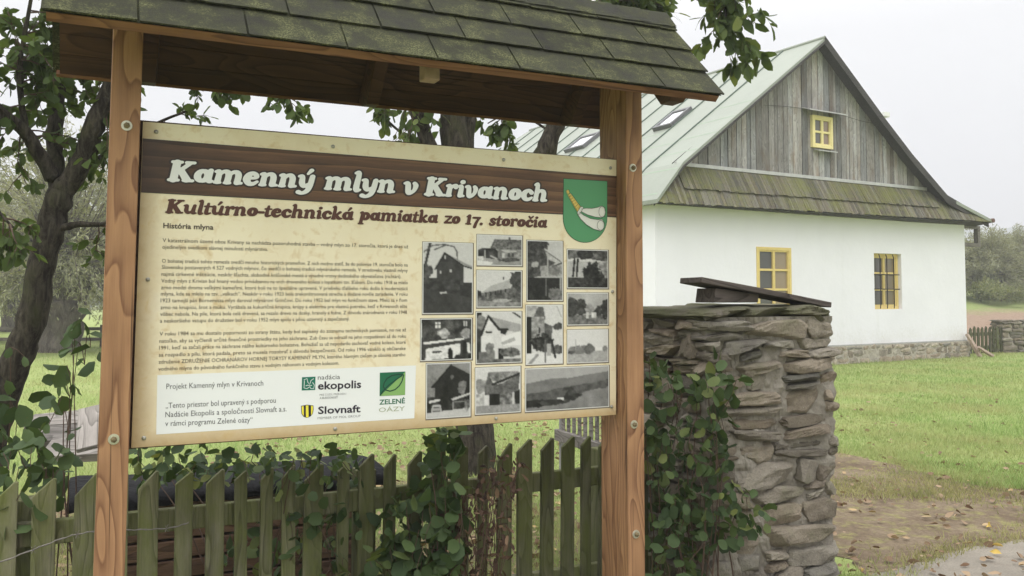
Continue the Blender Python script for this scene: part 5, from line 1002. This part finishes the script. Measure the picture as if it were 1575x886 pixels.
# rising bank with the field beyond the house
bk = MB(); nx_, ny_ = 40, 16; vs = []
for j in range(ny_ + 1):
    for i in range(nx_ + 1):
        x = 13.0 + 70 * (i / nx_) ** 1.5; y = 27 + 75 * (j / ny_) ** 1.4; vs.append((x + (y - 27) * .3, y, max(-.02, min(2.6, (y - 28.5) * .088)) + .05 * math.sin(x * 1.3 + y) - (.05 if j == 0 else 0)))
bk.add(vs, [(j * (nx_ + 1) + i, j * (nx_ + 1) + i + 1, (j + 1) * (nx_ + 1) + i + 1, (j + 1) * (nx_ + 1) + i) for j in range(ny_) for i in range(nx_)])
def m_bank():
    N = NT("field_bank"); co = N.co((1, 1, 1), False); a = N.noise(co, .45, 6, .65); b = N.noise(co, 7, 6, .7); sp = N.n("ShaderNodeSeparateXYZ"); N.l(co, sp.inputs[0]); k = N.math('ADD', sp.outputs['Y'], N.math('MULTIPLY', a, 7))
    col = N.mix(N.ramp(b, [(.35, 0.0), (.65, 1.0)]), (.235, .16, .115), (.34, .255, .185)); col = N.mix(N.ramp(a, [(.62, 0.0), (.7, .7)]), col, (.20, .25, .075))
    col = N.mix(N.ramp(N.math('DIVIDE', N.math('SUBTRACT', k, 41), 4.0), [(.2, 0.0), (.8, 1.0)]), col, N.mix(N.ramp(b, [(.4, 0.0), (.6, 1.0)]), (.19, .26, .08), (.27, .29, .12))); N.bump(b, .12, 1.0); return N.fin(col, .95, .1)
tag(bk.build("field_slope", m_bank(), smooth=True), kind='structure')
def bush(name, label, loc, Rr, H, n, mat, sz, tint, group=None):
    root = thing(name, label, "bush", loc, 0, group); st, c = MB(), MB(); P = []; D = []
    for _ in range(max(6, n // 250)):
        a = random.uniform(0, 6.28); r = Rr * random.random() ** .6; tip = Vector((r * math.cos(a), r * math.sin(a), H * random.uniform(.55, 1.0) * (1 - .35 * (r / Rr) ** 2))); st.tube([(0, 0, 0), tip * .5 + rv(.05 * Rr), tip], [.02 * H, .014 * H, .004], 5)
        for _ in range(250): q = tip * random.uniform(.4, 1.05) + rv(.13 * Rr); q.z = max(.02, q.z); P.append(tuple(q)); D.append(tuple(rv(.7) + Vector((0, 0, .1))))
    slivers(c, np.array(P), np.array(D), sz, sz * .28, tint); st.build("stem", M_twig, root); c.build("foliage", mat, root); return root
M_bl = m_leaf("bush_leaf", (.10, .12, .05), (.19, .215, .09), (.30, .28, .13), .3, .6)
for px, py, Y, rr, h, lb in ((1514, 462, 43, .9, .9, "small olive bush at the foot of the round willow"), (1540, 463, 42, 1.3, 1.1, "broad green bush on the field edge right of the round willow"), (1567, 458, 46, 1.5, 1.3, "yellowish bush on the field edge at the right border")):
    p = at(px, py, Y); bush("bush", lb, tuple(p), rr, h, 2200, M_bl, .12, (.25, .8), "bushes along the field edge")
# far wood on the horizon
P, D = [], []
for _ in range(150):
    x = random.uniform(-130, 20); y = 110 + random.uniform(0, 25); h = random.uniform(3.5, 8); r = random.uniform(2, 4.5)
    for _ in range(150): d = rv(1).normalized() * random.random() ** .4; P.append((x + d.x * r, y + d.y * r, max(.1, h * .55 + d.z * h * .5))); D.append(tuple(rv(1)))
m = MB(); slivers(m, np.array(P), np.array(D), 1.1, .35, (.15, .65)); tag(m.build("far_wood", M_will), "grey-green wood on the horizon beyond the meadow", "wood", kind='stuff')

# ---------------------------------------------------------------- far rail fence, gate, stone wall, leaning plank
M_rail = m_wood("grey_rail", (.07, .062, .05), (.18, .16, .13), 'x', 8, 9, .8, .9, .002)
rf = thing("rail_fence", "low grey two-rail timber fence across the meadow behind the willow", "fence", (at(-120, 534, 27.8).x, 27.8, 0))
for k in range(5): m = MB(); m.box(-.06, .06, -.06, .06, -.3, .72); o = m.build("fence_post", M_rail, rf, bevel=.01); o.location = (k * 1.85 + .2, 0, 0)
for z in (.27, .60): m = MB(); m.box(0, 8.2, -.10, -.062, z - .05, z + .05); m.build("rail", M_rail, rf, bevel=.01)
g0 = at(1491, 548, 24.3); g1 = at(1544, 546, 25.2); GF = Frame((g0.x, g0.y), (g1.x - g0.x, g1.y - g0.y)); gl = (g1 - g0).length
gate = thing("wooden_gate", "small mossy picket gate between the house corner and the far stone wall", "gate", GF.w(0, 0), GF.rot); n = 9
for k in range(n): m = MB(); w = gl / n; h = .72 + random.uniform(-.03, .03); m.prism([(0, .03), (w * .62, .03), (w * .62, h), (w * .3, h + .05), (0, h - .02)], 'y', -.02, .0, (random.uniform(.22, .38),) * 3); o = m.build("picket", M_picket, gate); o.location = (k * w, 0, 0)
for z in (.18, .56): m = MB(); m.box(0, gl, .002, .05, z - .05, z + .05); m.build("rail", M_picket, gate)
sw0 = at(1544, 549, 25.1); sw1 = at(1660, 552, 25.9); WF = Frame((sw0.x, sw0.y), (sw1.x - sw0.x, sw1.y - sw0.y)); wl_ = (sw1 - sw0).length
sw = thing("stone_wall", "low dry stone wall at the right edge, right of the small gate", "wall", WF.w(0, 0), WF.rot); m = MB(); stone_face(m, 0, wl_, -.05, .95, lambda x, z: ((x, .12, z), 0), .07, .17, .16, .5, .14, False, .2); stone_face(m, .2, .5, -.05, .95, lambda x, z: ((.12, x, z), R(90)), .07, .17, .16, .5, .14, False, .2)
o = m.build("stonework", M_fs, sw); m = MB(); m.box(.05, wl_ - .05, .05, .45, -.1, .9); m.build("rubble_core", M_mort, sw)
lp = MB(); c0, c1 = HF.w(HW + .03, -.34, 0), HF.w(HW - .16, -.09, .62); lp.tube([c0, c0.lerp(c1, .5) + Vector((0, 0, .01)), c1], [.06, .065, .05], 5); tag(lp.build("broken_plank", m_wood("pale_split_wood", (.27, .19, .15), (.50, .40, .33), 'z', 8, 8, .8, .9)), "pale broken plank leaning against the right corner of the house", "plank")
lp = MB(); c0, c1 = HF.w(HW + .32, -.5, .03), HF.w(HW - .1, -.36, .28); lp.tube([c0, c1], [.055, .045], 5); tag(lp.build("broken_plank", bpy.data.materials["pale_split_wood"]), "short pale split timber lying at the foot of the leaning plank", "plank")

# ---------------------------------------------------------------- timber stack with black sheeting, weathered boards, bench
SY = 1.35; sl_, sr_ = bp(112, 705, SY)[0], bp(592, 700, SY)[0]; zt1 = bp(590, 664, SY)[1]; zt0 = bp(112, 692, SY)[1]; print("stack", sl_, sr_, zt0, zt1); ztk = (zt0 + zt1) / 2 - .15
stk = thing("timber_stack", "low stack of reddish-brown timber under black sheeting behind the fence", "timber stack", SF.w(sl_, SY), SF.rot); Ls = sr_ - sl_
M_red = m_wood("reddish_timber", (.06, .034, .024), (.15, .088, .058), 'x', 8, 9, .8, .85, .003); M_tarp = NT("black_sheeting"); M_tarp.bump(M_tarp.noise(M_tarp.co(), 9, 4), .03, .8); M_tarp = M_tarp.fin((.009, .009, .010), .75, .12)
for k in range(5):
    z0 = .10 + k * (ztk - .22) / 5; 
    for j in range(3): m = MB(); t = random.uniform(.4, .62); m.box(.12 + random.uniform(-.04, .05), Ls - .1 + random.uniform(-.05, .04), j * .19, j * .19 + .178, z0, z0 + (ztk - .22) / 5 - .012, (t, t, t)); m.build("timber", M_red, stk, bevel=.006)
for x in (.35, Ls - .4): m = MB(); m.box(x, x + .12, 0, .56, -.05, .098); m.build("bearer", M_red, stk)
m = MB(); nx_, pr = 36, [(-.03, -.05), (-.035, -.03), (-.03, .0), (.05, .025), (.28, .04), (.5, .025), (.59, .0), (.60, -.17)]; vs = []
for i in range(nx_ + 1):
    x = -.02 + (Ls + .04) * i / nx_; rr_ = math.sin(i * 1.7) * .004 + math.sin(i * .63) * .006; e_ = 0
    for y, z in pr: vs.append((x, y + rr_ * .6, ztk - .09 + z + rr_ + e_))
npr = len(pr); fs = [(i * npr + k, (i + 1) * npr + k, (i + 1) * npr + k + 1, i * npr + k + 1) for i in range(nx_) for k in range(npr - 1)] + [tuple(range(npr)), tuple(range((nx_ + 1) * npr - 1, nx_ * npr - 1, -1))]
m.add(vs, fs); m.build("sheeting", M_tarp, stk, smooth=True)
M_wb = m_wood("bleached_board", (.15, .135, .12), (.36, .33, .30), 'x', 8, 9, .8, .85, .003)
def plank_between(label, A, B_, w, th, mat, nrm=(0, -.5, 1)):
    A, B_ = Vector(A), Vector(B_); d = (B_ - A).normalized(); n = Vector(nrm); n = (n - d * n.dot(d)).normalized(); s = n.cross(d); L = (B_ - A).length; m = MB(); m.box(0, L, -w / 2, w / 2, -th / 2, th / 2); o = m.build("weathered_board", mat, None, bevel=.004)
    o.matrix_world = Matrix.Translation(A) @ Matrix((d, s, n)).transposed().to_4x4(); tag(o, label, "board", "weathered boards by the timber stack"); return o
plank_between("short bleached board propped on the black sheeting beside the left post", at(136, 690, 4.75), at(138, 628, 5.15), .12, .025, M_wb, (0, -.6, 1))
plank_between("upper of the grey boards stacked behind the sapling leaves at the left", at(46, 652, 5.9), at(170, 640, 5.9), .16, .05, M_wb)
plank_between("middle of the grey boards stacked behind the sapling leaves at the left", at(60, 672, 5.75), at(175, 664, 5.75), .18, .05, M_greyx)
plank_between("lowest of the grey boards stacked behind the sapling leaves at the left", at(72, 694, 5.6), at(178, 688, 5.6), .2, .06, M_wb)
ba, bb = Vector((.36, 7.1, 0)), Vector((.36 + .39 * 1.55, 7.1 - .93 * 1.55, 0)); BF = Frame(ba, bb - ba); bl = (bb - ba).length
bench = thing("slatted_panel", "grey slatted wooden panel standing on thin legs on the lawn behind the fence", "panel", BF.w(0, 0), BF.rot); zr = .50
for k in range(int((bl - .1) / .095)): m = MB(); t = random.uniform(.4, .6); m.box(0, .042, 0, .012, zr + .03 - .1, zr + .42, (t, t, t)); o = m.build("slat", M_greyx, bench); o.location = (.05 + k * .095, .022, 0)
m = MB(); m.box(0, bl, -.02, .02, zr - .055, zr + .035); m.build("back_rail", M_greyx, bench, bevel=.005); m = MB(); m.box(0, bl, -.02, .02, zr + .40, zr + .47); m.build("back_rail", M_greyx, bench, bevel=.005)
for x in (.0, bl - .05):
    m = MB(); m.box(x, x + .035, .024, .05, 0, zr + .47); m.build("leg", M_grey, bench)

# ---------------------------------------------------------------- shrubs and saplings
M_lf2 = m_leaf("hazel_leaf", (.022, .042, .016), (.075, .115, .042), (.26, .25, .06), .25, .6); M_dry = m_leaf("dried_leaf", (.04, .024, .018), (.105, .062, .042), (.22, .15, .09), .15, .85)
def shrub(name, label, cat, poly, Y0, Y1, n, size, mat, stems, tint=(.2, .65), width=.8, rstem=.005, facing=.55):
    xs_ = [p[0] for p in poly]; ys_ = [p[1] for p in poly]; X = RNG.uniform(min(xs_), max(xs_), n * 4); Yp = RNG.uniform(min(ys_), max(ys_), n * 4); ok = in_poly(X, Yp, poly); X, Yp = X[ok][:n], Yp[ok][:n]
    P = np.array([tuple(at(x, y, random.uniform(Y0, Y1))) for x, y in zip(X, Yp)]); keep = P[:, 2] > .03; P = P[keep]; cx = P.mean(0); gx, gy = cx[0], cx[1]; root = thing(name, label, cat, (gx, gy, 0)); P -= np.array([gx, gy, 0])
    st, lf = MB(), MB(); N_ = len(P)
    for k in range(stems):
        tip = P[random.randrange(N_)]; b = Vector((random.gauss(0, .10), random.gauss(0, .06), -.02)); t = Vector(tip.tolist()); mid = b.lerp(t, .55) + Vector((0, 0, .08)) + rv(.03); q = spline([b, mid, t], 6); st.tube(q, [rstem * (1 - .7 * i / (len(q) - 1)) for i in range(len(q))], 5)
    d = RNG.normal(size=(N_, 3)) * .6 + np.array([0, -facing, -.35]); leaves(lf, P, d, size, width=width, tint=tint, blunt=.85, droop=.2)
    for i in range(0, N_, 5): a = Vector(P[i].tolist()); j = int(np.argmin(np.linalg.norm(P - P[i] + np.array([0, 0, .12]), axis=1))); c_ = Vector(P[j].tolist()); st.tube([a, a.lerp(c_, .5) + rv(.006), c_], .0018, 4, cap=False)
    st.build("stem", M_twig, root); lf.build("foliage", mat, root, smooth=True); return root
shrub("hazel_shrub", "dense dark green shrub climbing the left side of the stone pillar", "shrub", [(992, 540), (1020, 545), (1060, 575), (1105, 545), (1145, 575), (1120, 640), (1118, 700), (1150, 760), (1190, 800), (1130, 835), (1080, 850), (1060, 900), (1010, 900), (992, 860)], 3.98, 4.25, 520, .070, M_lf2, 16, (.06, .76))
shrub("hazel_shrub", "grey-green broad-leaved shrub growing over the middle of the picket fence", "shrub", [(600, 760), (640, 735), (655, 690), (690, 650), (712, 665), (708, 720), (716, 790), (700, 890), (560, 890), (590, 830)], 3.72, 3.98, 290, .080, M_lf2, 9, (.1, .72))
shrub("climbing_plant", "trailing green leaves hanging over the pickets under the board's left half", "plant", [(203, 690), (300, 683), (420, 690), (560, 690), (560, 745), (470, 760), (380, 745), (300, 740), (215, 745)], 3.62, 4.3, 300, .062, M_lf2, 8, (.05, .8))
shrub("climbing_plant", "sparse dark leaves growing between the pickets low in the middle", "plant", [(400, 770), (500, 750), (590, 800), (590, 890), (430, 890), (330, 860)], 3.7, 4.3, 170, .07, M_lf2, 8, (.1, .75))
shrub("dried_plant", "withered reddish-brown weed clinging to the fence under the board", "plant", [(672, 800), (715, 750), (765, 690), (805, 710), (795, 760), (785, 830), (775, 895), (650, 895)], 3.78, 4.05, 420, .042, M_dry, 16, (.0, .9), .45, .004)
shrub("leafy_sapling", "young sapling with pinkish stems and round leaves left of the left post", "sapling", [(-60, 720), (0, 690), (60, 640), (100, 560), (125, 565), (110, 640), (120, 700), (95, 760), (60, 820), (-60, 840)], 3.3, 3.85, 150, .082, M_lf2, 11, (.15, .6), .72, .0055)
shrub("leafy_sapling", "thin upright shoot with a few leaves reaching up beside the left post", "sapling", [(112, 480), (135, 475), (160, 505), (150, 560), (110, 570), (95, 545)], 3.55, 3.65, 15, .08, M_lf2, 3, (.15, .5), .6, .004)
shrub("leafy_sapling", "low bushy sapling at the very left edge in front of the tree", "sapling", [(-80, 540), (-10, 520), (40, 545), (30, 600), (50, 660), (0, 700), (-80, 700)], 3.6, 4.0, 60, .085, M_lf2, 8, (.1, .5), .7, .005)
shrub("weed_plant", "small green weed growing up behind the pickets right of the trunk", "plant", [(660, 645), (712, 640), (700, 690), (665, 690)], 4.3, 4.5, 26, .085, M_lf2, 4, (.3, .8))

# ---------------------------------------------------------------- grass and fallen leaves
def weeds():
    m = MB(); n = 2600; Y = powY(n, 6.6, 17, 1.4); X = Y * RNG.uniform(.28, .75, n); k = np.sin(X * 1.7 + 1) * np.sin(Y * 1.3) + RNG.normal(0, .35, n); ok = (k > .35) & ~in_poly(X, Y, TRACK); X, Y = X[ok], Y[ok]; n = len(X); a = RNG.uniform(0, 6.28, n)
    leaves(m, np.stack([X, Y, np.full(n, .03)], 1), np.stack([np.cos(a), np.sin(a), RNG.uniform(.05, .5, n)], 1), .045, width=.75, tint=(.05, .5), fold=.2, droop=.2); tag(m.build("lawn_weeds", M_gr, smooth=True), "low broad-leaved weeds growing among the lawn grass", "weeds", kind='stuff')
def house_mask(X, Y):
    lx = (X - HF.o.x) * HF.d.x + (Y - HF.o.y) * HF.d.y; ly = (X - HF.o.x) * HF.b.x + (Y - HF.o.y) * HF.b.y; return (lx > -.1) & (lx < HW + .1) & (ly > -.07) & (ly < 17.1)
def m_grass(name, a, b, c): 
    N = NT(name); at_ = N.attr(); sp = N.n("ShaderNodeSeparateColor"); N.l(at_.outputs['Color'], sp.inputs[0]); col = N.ramp(sp.outputs[0], [(.2, a), (.95, c), (.6, b)]); big = N.noise(N.co((1, 1, 1), False), .5, 5); col = N.mix(N.ramp(big, [(.44, 0.0), (.6, .75)]), col, (.40, .375, .17)); b2 = N.noise(N.co((1, 1, 1), False), 2.6, 4); col = N.mix(N.ramp(b2, [(.5, 0.0), (.68, .55)]), col, (.17, .26, .065)); N.fin(col, .6, .2)
    tr = N.n("ShaderNodeBsdfTranslucent"); N.l(col, tr.inputs[0]); ms = N.n("ShaderNodeMixShader"); ms.inputs[0].default_value = .35; N.l(N.bs.outputs[0], ms.inputs[1]); N.l(tr.outputs[0], ms.inputs[2]); N.l(ms.outputs[0], N.out.inputs[0]); return N.m
M_gr = m_grass("lawn_blade", (.21, .315, .085), (.32, .435, .14), (.46, .50, .235)); M_straw = m_grass("dry_grass_blade", (.17, .185, .055), (.29, .265, .10), (.40, .33, .17))
def powY(n, y0, y1, p=1.1): u = RNG.uniform(0, 1, n); e_ = 1 - p; return (y0 ** e_ + u * (y1 ** e_ - y0 ** e_)) ** (1 / e_)
Y = powY(190000, 6.3, 27); X = RNG.uniform(1.0, 1, len(Y)) * 0 + RNG.uniform(.12, .78, len(Y)) * Y; ok = ~house_mask(X, Y) & ~in_poly(X, Y, TRACK); X, Y = X[ok], Y[ok]; tag(grass("lawn_grass", M_gr, X, Y, .055, .0032 * np.sqrt(Y / 7), (.15, .85)), "short green lawn grass in front of the white house", "grass", kind='stuff')
Y = powY(120000, 5.0, 30); X = RNG.uniform(-.85, .14, len(Y)) * Y; ok = ~house_mask(X, Y) & ~(in_poly(X, Y, TRACK)); X, Y = X[ok], Y[ok]; tag(grass("meadow_grass", M_gr, X, Y, .06, .0036 * np.sqrt(Y / 7), (.3, 1.0)), "pale green meadow grass behind the fence", "grass", kind='stuff')
Y = RNG.uniform(4.6, 10.4, 130000); X = RNG.uniform(.9, 7, len(Y)); k = np.sin(X * 2.1 + np.sin(Y * 2.7)) + np.sin(Y * 3.3 - X * 1.2) + RNG.normal(0, .5, len(Y)); ok = in_poly(X, Y, TRACK) & (k > .55) | (~in_poly(X, Y, TRACK) & (Y > 5.95 + .08 * X) & (Y < 8.5) & (RNG.random(len(Y)) < .35)); X, Y = X[ok], Y[ok]; tag(grass("dry_grass", M_straw, X, Y, .045, .004, (.0, .8)), "yellowed sparse grass on the dirt track", "grass", kind='stuff')
Y = RNG.uniform(4.1, 6.8, 14000); X = RNG.uniform(-3.2, 1.4, len(Y)); tag(grass("rough_grass", M_gr, X, Y, .11, .003, (.15, .9)), "rough grass growing along the foot of the fence", "grass", kind='stuff')
Y = RNG.normal(4.85, .12, 900); X = RNG.normal(1.92, .16, 900); tag(grass("grass_tuft", M_gr, X, Y, .09, .003, (.2, .8), .01), "green grass tuft at the right foot of the stone pillar", "grass", kind='stuff')
M_fall = m_leaf("fallen_leaf", (.11, .062, .036), (.34, .25, .165), (.58, .42, .10), .1, .85)
def litter(name, label, X, Y, size, tint): m = MB(); n = len(X); a = RNG.uniform(0, 6.28, n); leaves(m, np.stack([X, Y, np.full(n, .028)], 1), np.stack([np.cos(a), np.sin(a), RNG.uniform(-.1, .25, n)], 1), size, width=.62, tint=tint, fold=.25, droop=.05); tag(m.build(name, M_fall, smooth=True), label, "leaves", kind='stuff')
weeds()
n = 560; Y = powY(n, 4.7, 14, 1.6); X = Y * RNG.uniform(.25, .72, n); litter("fallen_leaves", "fallen brown and yellow leaves scattered over the track, pavement and lawn", X, Y, .062, (.1, .72))
n = 1500; Y = RNG.uniform(4.2, 7.6, n); X = RNG.uniform(-3.6, 1.2, n); litter("leaf_litter", "brown leaf litter on the ground behind the picket fence", X, Y, .08, (.05, .75))
n = 900; Y = RNG.uniform(7.4, 12, n); X = RNG.uniform(-3, 1.6, n); litter("lawn_leaf_litter", "fallen leaves strewn over the lawn around the walnut trunk", X, Y, .07, (.1, .7))
n = 26; Y = np.array([5.25, 5.4, 5.1, 5.55, 5.2, 5.6, 5.35, 6.1, 6.3, 5.75, 6.6, 5.05, 5.5, 5.3]); X = np.array([2.35, 3.0, 2.2, 3.25, 2.7, 3.05, 2.55, 3.3, 3.1, 2.6, 3.4, 2.0, 2.15, 3.15])
LB = ["curled brown", "bright yellow", "tan", "pale buff", "dark brown", "yellow"]
for i, (x, y) in enumerate(zip(X, Y)):
    c_ = i % 6; m = MB(); leaves(m, [(0, 0, 0)], [(math.cos(i * 2.4), math.sin(i * 2.4), .12)], .085, width=.55, blunt=.35, tint=[(.2, .25), (.92, 1.0), (.5, .55), (.62, .68), (.05, .1), (.85, .92)][c_], fold=.55, droop=.3)
    o = m.build("fallen_leaf", M_fall, smooth=True); o.location = (x, y, .03); tag(o, f"large {LB[c_]} fallen leaf on the ground right of the stone pillar", "leaf", "large fallen leaves by the pillar")
# ---------------------------------------------------------------- damp autumn air
hz_ = MB(); hz_.box(-520, 560, -58, 560, -1.0, 48); N = bpy.data.materials.new("damp_air"); N.use_nodes = True; t = N.node_tree; t.nodes.clear(); o_ = t.nodes.new("ShaderNodeOutputMaterial"); v_ = t.nodes.new("ShaderNodeVolumePrincipled")
v_.inputs['Color'].default_value = (.97, .98, 1, 1); v_.inputs['Density'].default_value = .0026; v_.inputs['Anisotropy'].default_value = .2; t.links.new(v_.outputs[0], o_.inputs['Volume'])
tag(hz_.build("haze", N), kind='stuff')
